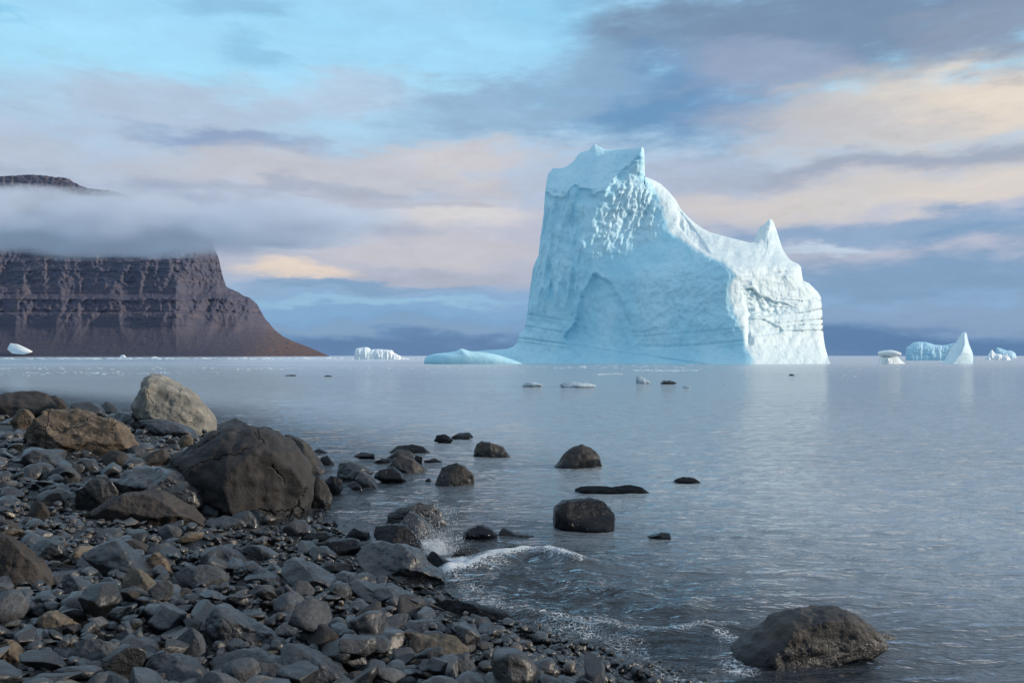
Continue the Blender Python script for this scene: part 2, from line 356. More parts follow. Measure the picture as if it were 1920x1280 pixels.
# transform, outline, material, name, label, short phrase for neighbours, options
ROCKS = [
 (Z3, [(763,240),(775,190),(805,150),(820,90),(860,68),(920,80),(1000,135),(1090,180),(1150,240),(1195,300),(1215,345),(1190,410),(1090,410),(960,345),(780,315)], 'pale', 'boulder', 'pale whitish granite boulder with pointed top standing at the far waterline', 'the pale pointed boulder', dict(D=.42, sub=6, facets=1, amp=.03, p=2.2)),
 (Z3, [(950,590),(1000,500),(1120,450),(1200,395),(1330,358),(1470,350),(1560,378),(1650,450),(1720,560),(1755,660),(1750,760),(1700,840),(1600,890),(1500,875),(1350,825),(1180,775),(1050,690)], 'cracked', 'boulder', 'biggest rounded brown boulder with dark cracks at the water\'s edge', 'the biggest cracked boulder', dict(D=.42, sub=6, p=2.2, facets=1, amp=.022)),
 (Z3, [(1590,560),(1600,400),(1700,430),(1780,520),(1830,600),(1845,650),(1780,690),(1650,690)], 'shore', 'boulder', 'lumpy grey-brown boulder half hidden behind the biggest cracked boulder', None, dict(D=.5, back=.9)),
 (Z3, [(1205,410),(1215,345),(1320,308),(1390,350),(1420,400),(1300,430)], 'charcoal', 'rock', 'dark flat-topped rock peeking over the crown of the biggest cracked boulder', None, dict(back=2.2)),
 (Z3, [(165,405),(210,330),(300,268),(450,285),(580,310),(660,350),(720,420),(740,465),(650,500),(500,525),(420,530),(300,495),(200,445)], 'folded', 'boulder', 'broad tan-brown boulder with curving folds and deep creases', 'the folded tan boulder', dict(sub=6, ridge=.035)),
 (Z3, [(-90,280),(-60,200),(0,180),(80,160),(170,155),(250,180),(300,240),(290,280),(200,310),(60,320)], 'brown', 'boulder', 'smooth rounded brown boulder on the skyline at the far end of the beach', 'the smooth skyline boulder', dict(sub=5)),
 (Z3, [(240,185),(310,183),(355,215),(377,260),(300,275),(250,260)], 'brown', 'boulder', 'small rounded brown boulder tucked behind the smooth skyline boulder', None, dict(back=.8)),
 (Z3, [(60,330),(110,250),(160,265),(190,310),(180,350),(100,370)], 'folded', 'rock', 'blocky brown rock with fractured faces below the smooth skyline boulder', None, dict(back=-.4)),
 (Z3, [(400,285),(405,228),(500,215),(560,248),(585,280),(500,300)], 'charcoal', 'rock', 'low black rock with a flat sloping top on the skyline beside the sharp black peak', None, {}),
 (Z3, [(560,255),(605,212),(650,245),(695,285),(620,300),(570,295)], 'charcoal', 'rock', 'sharp black rock peaking like a tent on the skyline near the pale boulder', 'the tent-shaped black rock', {}),
 (Z3, [(620,300),(680,275),(760,290),(830,350),(800,380),(680,340)], 'charcoal', 'rock', 'black slanting slab below the tent-shaped black rock', None, {}),
 (Z3, [(770,322),(900,315),(1000,338),(1090,385),(1100,405),(1000,420),(880,395)], 'layered', 'slab', 'dark layered slab lying along the foot of the pale pointed boulder', 'the dark slab under the pale boulder', {}),
 (Z3, [(735,290),(750,265),(790,268),(800,300),(760,310)], 'charcoal', 'stone', 'small black stone wedged against the shaded end of the pale boulder', None, {}),
 (Z3, [(650,700),(720,620),(800,572),(900,575),(1000,608),(1080,655),(1150,710),(1172,770),(1050,800),(900,790),(760,760)], 'layered', 'boulder', 'grey domed boulder with wrinkled layers lying before the biggest cracked boulder', 'the wrinkled layered dome', dict(back=-.55, sub=6, ridge=.03)),
 (Z3, [(430,775),(440,715),(500,668),(570,623),(630,640),(672,720),(650,780),(560,815),(440,820)], 'charcoal', 'rock', 'black wedge-shaped rock with a pale frosted upper face', 'the frosted black wedge', dict(facets=7, back=-.35)),
 (Z3, [(510,850),(600,780),(720,723),(840,718),(920,738),(1010,790),(1090,840),(1160,895),(1080,930),(900,925),(760,905),(600,875)], 'brown', 'boulder', 'broad low brown boulder, fine-cracked, below the wrinkled layered dome', 'the broad low brown boulder', dict(sub=6, facets=4)),
 (Z3, [(1745,720),(1750,650),(1790,635),(1840,690),(1872,770),(1830,830),(1750,830)], 'shore', 'rock', 'angular dark rock leaning on the seaward end of the biggest cracked boulder', None, {}),
 (Z3, [(355,800),(375,775),(410,768),(432,795),(430,820),(380,822)], 'pale', 'stone', 'bright cream stone beside the frosted black wedge', None, {}),
 (Z3, [(715,515),(725,480),(770,463),(812,480),(818,520),(790,545),(730,545)], 'grey', 'stone', 'round grey stone in front of the folded tan boulder', None, {}),
 (Z3, [(575,530),(620,488),(700,505),(730,560),(700,590),(600,580)], 'brown', 'rock', 'brown squat rock between the folded tan boulder and the round grey stone', None, {}),
 (Z3, [(738,590),(800,540),(880,490),(930,480),(950,530),(900,570),(820,600)], 'brown', 'rock', 'long brown rock tilted up towards the biggest cracked boulder', None, {}),
 (Z3, [(1005,450),(1020,412),(1060,402),(1085,425),(1085,465),(1040,480)], 'tan', 'stone', 'tan stone in the gap between the dark slab and the biggest cracked boulder', None, {}),
 (Z3, [(940,490),(960,460),(1000,458),(1015,485),(990,505),(950,505)], 'grey', 'stone', 'small grey stone just below the tan stone in the boulder gap', None, {}),
 (Z3, [(135,560),(150,490),(220,470),(300,500),(350,560),(420,580),(400,610),(260,600)], 'dark', 'rock', 'dark blue-grey ridge of rock below the folded tan boulder', None, {}),
 (Z3, [(430,560),(470,535),(530,545),(560,600),(520,630),(440,620)], 'dark', 'rock', 'blue-grey blocky rock above the frosted black wedge', None, {}),
 (Z3, [(200,770),(240,725),(330,705),(410,730),(430,780),(330,800)], 'charcoal', 'rock', 'dark flat rock immediately landward of the frosted black wedge', None, {}),
 (Z3, [(160,880),(165,800),(200,765),(250,790),(275,850),(270,895)], 'brown', 'rock', 'brown upright rock in the dark rubble landward of the broad low brown boulder', None, {}),
 (Z3, [(1150,900),(1170,875),(1280,862),(1370,880),(1390,920),(1280,945),(1180,935)], 'dark', 'stone', 'flat blue-grey stone between the broad low boulder and the biggest cracked boulder', None, {}),
 (Z3, [(1300,870),(1330,825),(1400,830),(1440,870),(1460,920),(1380,935)], 'dark', 'stone', 'rounded blue-grey stone under the overhang of the biggest cracked boulder', None, {}),
 (Z3, [(1400,840),(1440,820),(1500,860),(1518,910),(1460,920)], 'dark', 'stone', 'blue-grey stone at the seaward foot of the biggest cracked boulder', None, dict(back=.15)),
 (Z3, [(1110,830),(1150,775),(1200,775),(1240,830),(1235,870),(1140,870)], 'grey', 'stone', 'grey pyramid stone beside the seaward tip of the broad low brown boulder', None, {}),
 (Z3, [(1570,960),(1600,905),(1660,880),(1720,890),(1760,950),(1700,980),(1600,985)], 'charcoal', 'stone', 'dark domed stone on the shingle just below the biggest cracked boulder', None, {}),
 (Z3, [(890,960),(900,930),(950,908),(1000,925),(1020,960),(960,985)], 'grey', 'stone', 'pale grey hump of stone below the broad low brown boulder', None, {}),
 # landward foreground
 (ZB, [(-140,400),(-80,240),(0,200),(60,203),(130,258),(230,368),(303,462),(295,505),(180,550),(0,560),(-120,540)], 'brown', 'boulder', 'big purple-brown boulder with a sloping face cut by the landward frame edge', 'the big purple-brown boulder', dict(sub=6, facets=4)),
 (ZB, [(-80,260),(-60,130),(0,108),(70,118),(140,178),(165,240),(60,270)], 'brown', 'boulder', 'purple-brown boulder right behind the big purple-brown one', None, dict(back=.3)),
 (ZB, [(150,245),(260,228),(370,248),(397,330),(382,372),(250,375),(190,330)], 'charcoal', 'rock', 'dark block with a flat top lying against the big purple-brown boulder', 'the dark flat-topped block', {}),
 (ZB, [(505,312),(600,253),(700,228),(760,278),(850,338),(920,405),(972,470),(930,490),(800,450),(700,450),(590,380)], 'dark', 'slab', 'big slate-grey slab tilting steeply, with smooth shaded face', 'the tilted slate slab', dict(D=.28, facets=3, amp=.015)),
 (ZB, [(740,245),(800,223),(880,268),(912,318),(860,335),(780,290)], 'brown', 'stone', 'brown lozenge of stone behind the tilted slate slab', None, {}),
 (ZB, [(870,355),(930,300),(1000,355),(1032,430),(995,475),(930,450)], 'folded', 'stone', 'rust-streaked brown stone at the seaward end of the tilted slate slab', None, {}),
 (ZB, [(718,460),(760,408),(820,413),(900,468),(960,540),(972,610),(930,630),(850,590),(760,520)], 'tan', 'rock', 'lumpy tan rock with knobbly surface below the tilted slate slab', 'the lumpy tan rock', dict(amp=.06)),
 (ZB, [(650,595),(720,530),(820,513),(890,543),(932,600),(890,645),(760,645)], 'grey', 'rock', 'grey dome of stone with a tan stain resting against the lumpy tan rock', None, {}),
 (ZB, [(1040,432),(1100,398),(1250,393),(1340,428),(1372,462),(1340,520),(1260,535),(1180,495),(1090,465)], 'grey', 'rock', 'long grey stone with a tan broken end seaward of the lumpy tan rock', 'the tan-ended grey stone', {}),
 (ZB, [(375,470),(385,435),(430,423),(520,488),(602,570),(570,610),(480,605),(410,550)], 'dark', 'rock', 'blue-grey rock with a leaning ridge above the deep dark hollow', None, {}),
 (ZB, [(460,395),(470,335),(540,345),(590,380),(585,425),(500,425)], 'dark', 'stone', 'greenish-grey cube-like stone beneath the tilted slate slab\'s landward end', None, {}),
 (ZB, [(460,290),(475,255),(530,252),(562,270),(540,300),(490,322)], 'grey', 'stone', 'small pale blue stone at the landward tip of the tilted slate slab', None, {}),
 (ZB, [(530,625),(590,578),(660,598),(692,640),(650,690),(560,672)], 'charcoal', 'stone', 'dark triangular stone below the grey tan-stained dome', None, {}),
 (ZB, [(580,500),(600,450),(660,455),(720,520),(690,580),(640,585)], 'dark', 'stone', 'grey upright stone landward of the lumpy tan rock', None, {}),
 (ZB, [(640,690),(700,628),(800,638),(842,680),(795,728),(700,730)], 'dark', 'stone', 'slate-coloured angular stone below the dark triangular stone', None, {}),
 (ZB, [(228,705),(280,658),(340,653),(420,708),(482,770),(455,815),(380,800),(290,750)], 'tan', 'stone', 'tan barrel-shaped stone with one grey end', 'the tan barrel stone', {}),
 (ZB, [(425,900),(460,828),(560,812),(660,848),(730,908),(765,965),(745,1030),(600,1050),(450,1035)], 'grey', 'rock', 'large grey humped rock with a shallow crease across its face', 'the large grey humped rock', dict(sub=6)),
 (ZB, [(140,815),(170,765),(280,775),(350,830),(300,860),(170,840)], 'dark', 'rock', 'flat blue-grey rock roofing the dark hollow', None, {}),
 (ZB, [(-100,900),(0,812),(60,838),(140,908),(200,990),(185,1040),(90,1055),(-80,1020)], 'folded', 'boulder', 'warm brown boulder with a rounded shoulder in the bottom landward corner', 'the warm brown corner boulder', {}),
 (ZB, [(-60,1060),(0,985),(60,1015),(150,1090),(120,1150),(-40,1150)], 'tan', 'rock', 'tan rock under the warm brown corner boulder', None, {}),
 (ZB, [(1215,740),(1280,640),(1320,612),(1400,658),(1500,718),(1620,780),(1705,850),(1670,920),(1550,905),(1450,900),(1330,850)], 'dark', 'slab', 'huge blue-grey slab with a smooth dark face and pointed upper end', 'the huge smooth slab', dict(D=.26, facets=3, amp=.012, sub=6)),
 (ZB, [(1025,870),(1090,790),(1150,748),(1200,808),(1242,880),(1225,965),(1130,950)], 'grey', 'rock', 'grey kite-shaped rock standing beside the huge smooth slab', 'the kite-shaped grey rock', dict(facets=4)),
 (ZB, [(840,1040),(900,948),(960,888),(1060,908),(1150,958),(1220,1030),(1260,1100),(1050,1140),(880,1120)], 'dark', 'rock', 'slate rock with a sharp back ridge along the bottom frame edge', None, {}),
 (ZB, [(850,1110),(920,1020),(1060,980),(1180,1010),(1260,1100),(1100,1180),(900,1180)], 'grey', 'rock', 'grey-green rounded rock cut by the bottom frame edge', None, {}),
 (ZB, [(1225,950),(1350,898),(1560,888),(1680,928),(1790,1000),(1805,1040),(1500,1070),(1300,1020)], 'charcoal', 'rock', 'wide dark rock below the huge smooth slab', None, {}),
 (ZB, [(1440,1060),(1500,968),(1560,943),(1680,978),(1800,1030),(1900,1095),(1700,1160),(1480,1140)], 'grey', 'rock', 'pale grey slab face at the bottom frame edge in front of the wide dark rock', None, {}),
 (ZB, [(1665,905),(1710,860),(1830,888),(1940,930),(2040,1000),(2110,1080),(2050,1140),(1880,1090),(1760,1000)], 'dark', 'slab', 'dark slab with a rusty brown seaward face at the bottom of the beach', 'the rusty-faced slab', dict(facets=3)),
 (ZB, [(1465,285),(1500,244),(1580,268),(1672,320),(1630,362),(1530,340)], 'dark', 'stone', 'smooth blue-grey stone with a blunt nose landward of the long leaning stone', None, {}),
 (ZB, [(1262,305),(1310,268),(1400,288),(1490,345),(1450,365),(1340,345)], 'dark', 'stone', 'flat blue stone with rounded ends seaward of the tilted slate slab', None, {}),
 (ZB, [(1490,545),(1540,498),(1620,518),(1682,580),(1610,600)], 'grey', 'stone', 'grey half-dome stone above the huge smooth slab', None, {}),
 (ZB, [(1460,455),(1560,433),(1660,448),(1712,510),(1680,535),(1560,520)], 'charcoal', 'stone', 'dark oblong stone just above the grey half-dome stone', None, {}),
 (ZB, [(948,190),(1000,138),(1080,168),(1087,207),(1030,235),(970,215)], 'grey', 'stone', 'light grey diamond-shaped stone amid dark rubble', None, {}),
 (ZB, [(1100,560),(1220,533),(1340,578),(1462,605),(1360,635),(1180,605)], 'dark', 'stone', 'long thin blue stone with a white frosted edge', None, {}),
 (ZB, [(920,700),(1000,682),(1150,685),(1200,720),(1180,760),(1000,740)], 'tan', 'stone', 'flat tan stone with a white top edge near the huge smooth slab', None, {}),
 (ZB, [(690,810),(760,760),(820,800),(840,850),(790,885),(720,870)], 'grey', 'stone', 'grey-brown egg-shaped stone above the large grey humped rock', None, {}),
 (ZB, [(840,830),(900,795),(970,815),(1010,870),(960,890),(870,880)], 'dark', 'stone', 'slate stone with a sloping top landward of the kite-shaped grey rock', None, {}),
 # mid shore
 (Z6, [(545,150),(580,80),(700,53),(820,73),(900,108),(970,190),(1060,235),(1110,295),(980,320),(860,320),(740,285),(600,230)], 'layered', 'boulder', 'wet grey boulder with wavy layers lying where the wave breaks', 'the wavy wet boulder', dict(sub=6, ridge=.03)),
 (Z6, [(955,150),(985,98),(1030,128),(1110,178),(1108,235),(1030,225)], 'wet', 'rock', 'small black rock at the breaking wave\'s foot beside the wavy wet boulder', None, {}),
 (Z6, [(88,230),(108,165),(160,148),(280,208),(400,268),(490,330),(420,350),(280,310),(150,290)], 'dark', 'rock', 'long leaning grey stone with a squared upper end', 'the long leaning stone', dict(facets=4)),
 (Z6, [(248,115),(280,75),(360,78),(427,135),(400,170),(300,155)], 'dark', 'stone', 'oval dark stone landward of the wavy wet boulder', None, {}),
 (Z6, [(265,65),(380,40),(530,33),(562,80),(540,135),(430,125)], 'wet', 'rock', 'wet black block with shiny flat top behind the oval dark stone', None, {}),
 (Z6, [(285,205),(400,173),(510,178),(522,222),(420,248)], 'brown', 'stone', 'flat brownish stone ringed by a pale edge beside the wavy wet boulder', None, {}),
 (Z6, [(388,255),(450,228),(550,248),(577,292),(500,303)], 'dark', 'stone', 'dark domed stone just below the flat brownish stone', None, {}),
 (Z6, [(138,335),(190,283),(250,288),(292,350),(245,395),(170,388)], 'grey', 'stone', 'round grey stone with a rough side below the long leaning stone', None, {}),
 (Z6, [(318,375),(380,313),(440,328),(492,402),(400,412)], 'grey', 'stone', 'grey stone rounded like a loaf seaward of the long leaning stone', None, {}),
 (Z6, [(478,305),(560,285),(640,320),(740,308),(890,382),(872,470),(760,410),(600,380)], 'charcoal', 'rock', 'black elongated rock running down to the wash', 'the black elongated rock', {}),
 (Z6, [(575,380),(700,363),(800,398),(842,462),(760,472),(660,440)], 'dark', 'stone', 'dark stone outlined by a white wet rim before the black elongated rock', None, {}),
 (Z6, [(975,425),(1050,388),(1150,398),(1300,438),(1450,472),(1505,508),(1440,525),(1300,505),(1100,460)], 'wet', 'rock', 'long black rock like a log lying in the wash', 'the black log-like rock', dict(D=.2, ext=.5)),
 (Z6, [(905,352),(950,330),(1030,362),(980,380)], 'wet', 'stone', 'little black stone awash above the black log-like rock', None, {}),
 (Z6, [(785,590),(850,528),(1020,518),(1080,568),(1110,615),(1000,630),(850,615)], 'charcoal', 'rock', 'dark block with a white-edged flat top on the gravel', 'the white-edged dark block', {}),
 (Z6, [(845,700),(890,608),(1000,618),(1150,648),(1215,688),(1212,740),(1100,770),(1020,785),(880,755)], 'tan', 'rock', 'tan-brown knobbly rock on the gravel below the white-edged dark block', 'the tan knobbly rock', dict(amp=.05)),
 (Z6, [(1030,785),(1100,738),(1190,728),(1242,780),(1277,840),(1240,870),(1140,830)], 'grey', 'stone', 'light grey wedge in front of the tan knobbly rock', None, dict(facets=6)),
 (Z6, [(698,720),(760,683),(820,708),(872,762),(770,775)], 'dark', 'stone', 'slate stone landward of the tan knobbly rock', None, {}),
 (Z6, [(798,800),(830,748),(880,788),(855,828)], 'dark', 'stone', 'small pointed slate stone below the tan knobbly rock', None, {}),
 (Z6, [(1278,810),(1340,768),(1388,820),(1360,858),(1300,850)], 'grey', 'stone', 'grey oval stone seaward of the light grey wedge', None, {}),
 (Z6, [(1340,785),(1450,763),(1540,798),(1602,845),(1500,880),(1400,862)], 'dark', 'stone', 'flat dark stone with a brown end beside the grey oval stone', None, {}),
 (Z6, [(8,500),(100,478),(230,453),(330,498),(405,545),(360,580),(200,570),(80,550)], 'grey', 'rock', 'grey rock with sharp pale edges above the rusty-faced slab', None, {}),
 (Z6, [(40,580),(100,535),(170,545),(205,620),(130,640)], 'dark', 'stone', 'dark stone below the sharp-edged grey rock', None, {}),
 (Z6, [(430,570),(480,533),(540,560),(530,600),(460,600)], 'charcoal', 'stone', 'black stone on the gravel landward of the white-edged dark block', None, {}),
 (Z6, [(860,470),(885,425),(920,405),(930,440),(900,480)], 'pale', 'stone', 'bright turquoise-white sliver of ice-glazed stone beside the black elongated rock', None, {}),
 # in the water
 (Z5, [(715,187),(730,155),(775,148),(822,182),(790,200)], 'wet', 'rock', 'small dark rounded rock in the water, nearer of the farthest pair', None, dict(water=1)),
 (Z5, [(800,170),(850,145),(905,145),(927,167),(870,182)], 'wet', 'rock', 'flat black rock in the water, farther of the farthest pair', None, dict(water=1)),
 (Z5, [(923,262),(943,208),(965,186),(1010,193),(1080,220),(1128,264),(1020,275)], 'shore', 'rock', 'flat-topped grey rock alone in the water off the beach', 'the flat-topped sea rock', dict(water=1)),
 (Z5, [(1350,312),(1400,258),(1450,220),(1500,206),(1550,228),(1590,265),(1614,322),(1480,335)], 'shore', 'rock', 'domed brown rock alone in open water with a frosted side', 'the domed brown sea rock', dict(water=1, facets=7)),
 (Z5, [(1436,452),(1500,424),(1580,424),(1660,431),(1740,417),(1810,429),(1874,460),(1780,469),(1600,462)], 'wet', 'rock', 'very long low black rock barely breaking the water surface', 'the long low sea rock', dict(water=1, D=.18, amp=.015, ext=.6)),
 (Z5, [(1348,625),(1350,550),(1400,510),(1540,495),(1612,513),(1668,570),(1668,640),(1500,655)], 'wet', 'rock', 'chunky jet-black block standing in the shallows', 'the jet-black block', dict(water=1, p=3.6, facets=2, amp=.015)),
 (Z5, [(718,405),(760,328),(820,295),(880,328),(927,370),(932,418),(840,425)], 'shore', 'rock', 'grey triangular rock in the water seaward of the cluster', 'the grey triangular sea rock', dict(water=1, facets=7)),
 (Z5, [(462,248),(520,213),(600,205),(660,218),(705,248),(580,252)], 'wet', 'rock', 'low purple-black rock at the back of the offshore cluster', None, dict(water=1)),
 (Z5, [(453,335),(500,278),(540,258),(610,288),(650,318),(692,342),(560,355)], 'shore', 'rock', 'grey pointed rock in the middle of the offshore cluster', 'the pointed cluster rock', dict(water=1)),
 (Z5, [(463,275),(520,233),(580,238),(617,268),(540,285)], 'shore', 'rock', 'grey rock just behind the pointed rock of the offshore cluster', None, dict(water=1)),
 (Z5, [(600,300),(620,260),(655,273),(652,312)], 'wet', 'stone', 'small upright black stone beside the pointed cluster rock', None, dict(water=1)),
 (Z5, [(655,292),(720,277),(772,300),(700,305)], 'wet', 'stone', 'flat black stone awash at the seaward end of the offshore cluster', None, dict(water=1)),
 (Z5, [(390,298),(440,280),(500,280),(480,302)], 'wet', 'stone', 'flat black stone awash at the landward end of the offshore cluster', None, dict(water=1)),
 (Z5, [(286,270),(330,246),(400,253),(404,282)], 'wet', 'rock', 'low black hump between the offshore cluster and the biggest cracked boulder', None, dict(water=1)),
 (Z5, [(108,303),(120,273),(150,263),(203,310)], 'wet', 'stone', 'black stone in the water close off the biggest cracked boulder', None, dict(water=1)),
 (Z5, [(72,242),(110,226),(165,248)], 'wet', 'stone', 'flat black stone awash farthest behind the biggest cracked boulder', None, dict(water=1)),
 (Z5, [(203,378),(215,308),(260,293),(340,308),(402,352),(350,382),(280,392)], 'charcoal', 'rock', 'blue-black twin-humped rock landward of the offshore cluster', 'the twin-humped rock', dict(water=1)),
 (Z5, [(398,375),(430,333),(500,328),(550,363),(588,403),(470,400)], 'wet', 'rock', 'black rock with a sloping back in front of the pointed cluster rock', None, dict(water=1)),
 (Z5, [(298,390),(325,348),(380,368),(448,438),(380,438)], 'dark', 'stone', 'grey slanting stone in front of the twin-humped rock', None, dict(water=1)),
 (Z5, [(256,418),(290,398),(363,447),(310,447)], 'wet', 'stone', 'small black stone beside the grey slanting stone', None, dict(water=1)),
 (Z5, [(138,405),(170,368),(230,393),(232,445),(180,468)], 'wet', 'rock', 'black rock washed by water between the biggest boulder and the twin-humped rock', None, dict(water=1)),
 (Z5, [(666,397),(690,383),(712,402)], 'wet', 'stone', 'tiny black stone beside the grey triangular sea rock', None, dict(water=1)),
 (Z5, [(462,630),(480,558),(560,528),(640,503),(720,518),(770,570),(798,632),(640,650)], 'layered', 'rock', 'wet rounded rock behind the splash', 'the rounded rock behind the splash', dict(water=1)),
 (Z5, [(518,640),(590,558),(660,598),(705,650),(640,710)], 'dark', 'rock', 'pointed grey rock in the middle of the splash', None, dict(water=1)),
 (Z5, [(396,675),(405,643),(500,628),(570,633),(620,678),(652,740),(685,805),(560,780),(430,735)], 'wet', 'rock', 'wet black smooth rock with rounded head in front of the splash', 'the smooth black rock by the splash', dict(water=1)),
 (Z5, [(865,695),(900,648),(960,635),(1020,653),(1062,692),(960,718)], 'wet', 'rock', 'black domed rock just seaward of the splash', None, dict(water=1)),
 (Z5, [(1040,695),(1080,648),(1150,678),(1255,687),(1120,708)], 'wet', 'rock', 'low tapering rock trailing seaward from the black domed rock', None, dict(water=1, ext=.5)),
 (Z5, [(795,800),(850,750),(930,743),(992,782),(900,808)], 'shore', 'rock', 'brownish rock streaming with foam behind the breaking crest', None, dict(water=1)),
 (Z5, [(990,782),(1100,738),(1180,738),(1195,767),(1080,790)], 'shore', 'rock', 'low brown rock awash seaward of the foam-streaming rock', None, dict(water=1, ext=.5)),
 (PX, [(1210,1007),(1240,998),(1256,999),(1259,1011)], 'wet', 'rock', 'small black pointed rock awash beyond the jet-black block', None, dict(water=1)),
 (PX, [(1259,901),(1280,893),(1303,896),(1324,905)], 'wet', 'rock', 'thin black rock awash farther out than the long low sea rock', None, dict(water=1, ext=.6)),
 (Z5, [(243,695),(290,643),(370,668),(383,702),(300,710)], 'wet', 'stone', 'wet angular stone at the waterline landward of the splash', None, {}),
 (Z5, [(95,650),(120,632),(180,660),(130,668)], 'wet', 'stone', 'flat wet stone in the inlet below the biggest cracked boulder', None, {}),
 (Z5, [(155,640),(190,608),(222,642)], 'wet', 'stone', 'small wet pyramid in the inlet below the biggest cracked boulder', None, {}),
 (Z5, [(10,700),(60,672),(150,668),(185,690),(90,725)], 'wet', 'stone', 'broad flat wet stone at the mouth of the little inlet', None, {}),
 (Z7, [(985,690),(1000,630),(1060,568),(1160,508),(1220,448),(1300,413),(1420,406),(1540,410),(1620,443),(1700,508),(1770,575),(1690,620),(1560,632),(1400,655),(1250,680),(1100,718)], 'shore', 'boulder', 'large brown-grey whale-backed boulder alone in the near shallows', 'the whale-backed boulder', dict(water=1, sub=6, amp=.018, D=.30, facets=1, flat=.90)),
 (Z7, [(1690,600),(1725,540),(1770,555),(1820,578),(1740,615)], 'shore', 'rock', 'small brown rock at the seaward tail of the whale-backed boulder', None, dict(water=1, back=.1)),
 (Z7, [(718,600),(740,580),(775,578),(795,600)], 'wet', 'stone', 'small dark stone in the wash landward of the whale-backed boulder', None, dict(water=1)),
]

landmarks = []
for i, (tr, P, mk, name, label, phrase, op) in enumerate(ROCKS):
    px = np.array([tr(*p) for p in P], float)
    vb, vt = px[:, 1].max(), px[:, 1].min(); uc = 0.5 * (px[:, 0].min() + px[:, 0].max())
    Yf = (EYE * FOC / (vb - V0)) if op.get('water') else hit(uc, vb - 0.04 * (vb - vt))
    wpx, hpx = np.ptp(px[:, 0]), vb - vt
    px[:, 1] = vb - (vb - px[:, 1]) * op.get('flat', 1.0)
    D = op.get('D', 0.36) * min(wpx, 2.2 * hpx + 12) / FOC * Yf
    Yc = Yf + 0.75 * D + op.get('back', 0.0)
    X = (px[:, 0] - U0) / FOC * Yc; Z = EYE - (px[:, 1] - V0) / FOC * Yc
    big = wpx * 1.0
    sub = op.get('sub', 5 if big > 70 else 4)
    V, Fc = outline_solid(np.stack([X, Z], -1), Yc, D, 100 + i, sub=sub, p=op.get('p', 2.5), facets=op.get('facets', 7),
                          amp=op.get('amp', 0.03), ext=op.get('ext', 0.28), ridge=op.get('ridge', 0.0))
    o = np.array([X.mean(), Yc, max(V[:, 2].min(), float(beach_z(np.array(X.mean()), np.array(Yc))))])
    me = mesh_np(name, V - o, Fc)
    ob = link(name, me, M[mk], loc=tuple(o))
    tag(ob, label, name)
    stamp(V)
    landmarks.append((uc, 0.5 * (vt + vb), phrase, X.mean(), Yc))

# ------------------------------------------------------------------ scattered stones
def base_stone(seed, sub, shape):
    r = np.random.default_rng(seed)
    V, Fc = ico(sub)
    q = V.copy()
    nf = {'rounded': 6, 'angular': 13, 'flat': 9, 'wedge': 11, 'long': 9}[shape]
    for k in range(nf):
        n = r.normal(size=3); n /= np.linalg.norm(n)
        d = r.uniform(0.5, 0.82) if shape != 'rounded' else r.uniform(0.7, 0.88)
        s = q @ n - d
        q = q - np.where(s > 0, s * 0.97, 0)[:, None] * n
    o = r.uniform(0, 99, 3)
    q = q * (1 + 0.11 * fbm(q[:, 0] * 1.1 + o[0], q[:, 1] * 1.1 + o[1], q[:, 2] * 1.1 + o[2], 2)[:, None]
             + 0.045 * fbm(q[:, 0] * 4 + o[1], q[:, 1] * 5 + o[2], q[:, 2] * 5 + o[0], 2)[:, None])
    sc = {'rounded': (1, .86, .72), 'angular': (1, .8, .7), 'flat': (1, .8, .38), 'wedge': (1, .7, .62), 'long': (1.3, .62, .5)}[shape]
    q = q * np.array(sc)
    if shape == 'wedge': q[:, 2] *= 0.65 + 0.45 * q[:, 0]
    q -= 0.5 * (q.max(0) + q.min(0))
    return q / np.abs(q[:, :2]).max(), Fc


SHAPES = ['rounded', 'rounded', 'angular', 'angular', 'angular', 'flat', 'flat', 'flat', 'wedge', 'wedge', 'long', 'long', 'angular', 'rounded', 'flat', 'wedge']
LIB = {s: [base_stone(500 + i, s, sh) for i, sh in enumerate(SHAPES)] for s in (2, 3, 4)}


def rotm(a, tx, ty):
    ca, sa, cx, sx, cy, sy = math.cos(a), math.sin(a), math.cos(tx), math.sin(tx), math.cos(ty), math.sin(ty)
    Rz = np.array([[ca, -sa, 0], [sa, ca, 0], [0, 0, 1]]); Rx = np.array([[1, 0, 0], [0, cx, -sx], [0, sx, cx]]); Ry = np.array([[cy, 0, sy], [0, 1, 0], [-sy, 0, cy]])
    return Rz @ Rx @ Ry


def settle(x, y, r, hz, sink):
    ix, iy = int((x - HX0) / HC), int((y - HY0) / HC); k = max(1, int(r / HC))
    if ix - k < 0 or iy - k < 0 or ix + k >= HNX or iy + k >= HNY: return None
    S = HM[iy - k:iy + k + 1, ix - k:ix + k + 1]; S0 = HM0[iy - k:iy + k + 1, ix - k:ix + k + 1]
    hm = HAND[iy - k:iy + k + 1, ix - k:ix + k + 1]
    if hm[k, k] or hm.mean() > 0.22: return None
    if (S - S0).mean() > 0.04 + 0.55 * r: return None
    rest = np.percentile(S, 55)
    zc = rest + hz * sink
    g = np.arange(-k, k + 1) * HC / max(r, HC)
    rho = g[None, :] ** 2 + g[:, None] ** 2
    dome = np.where(rho < 1, zc + hz * np.sqrt(np.clip(1 - rho, 0, 1)), -9)
    HM[iy - k:iy + k + 1, ix - k:ix + k + 1] = np.maximum(S, dome)
    return zc


HAND = (HM - HM0) > 0.03


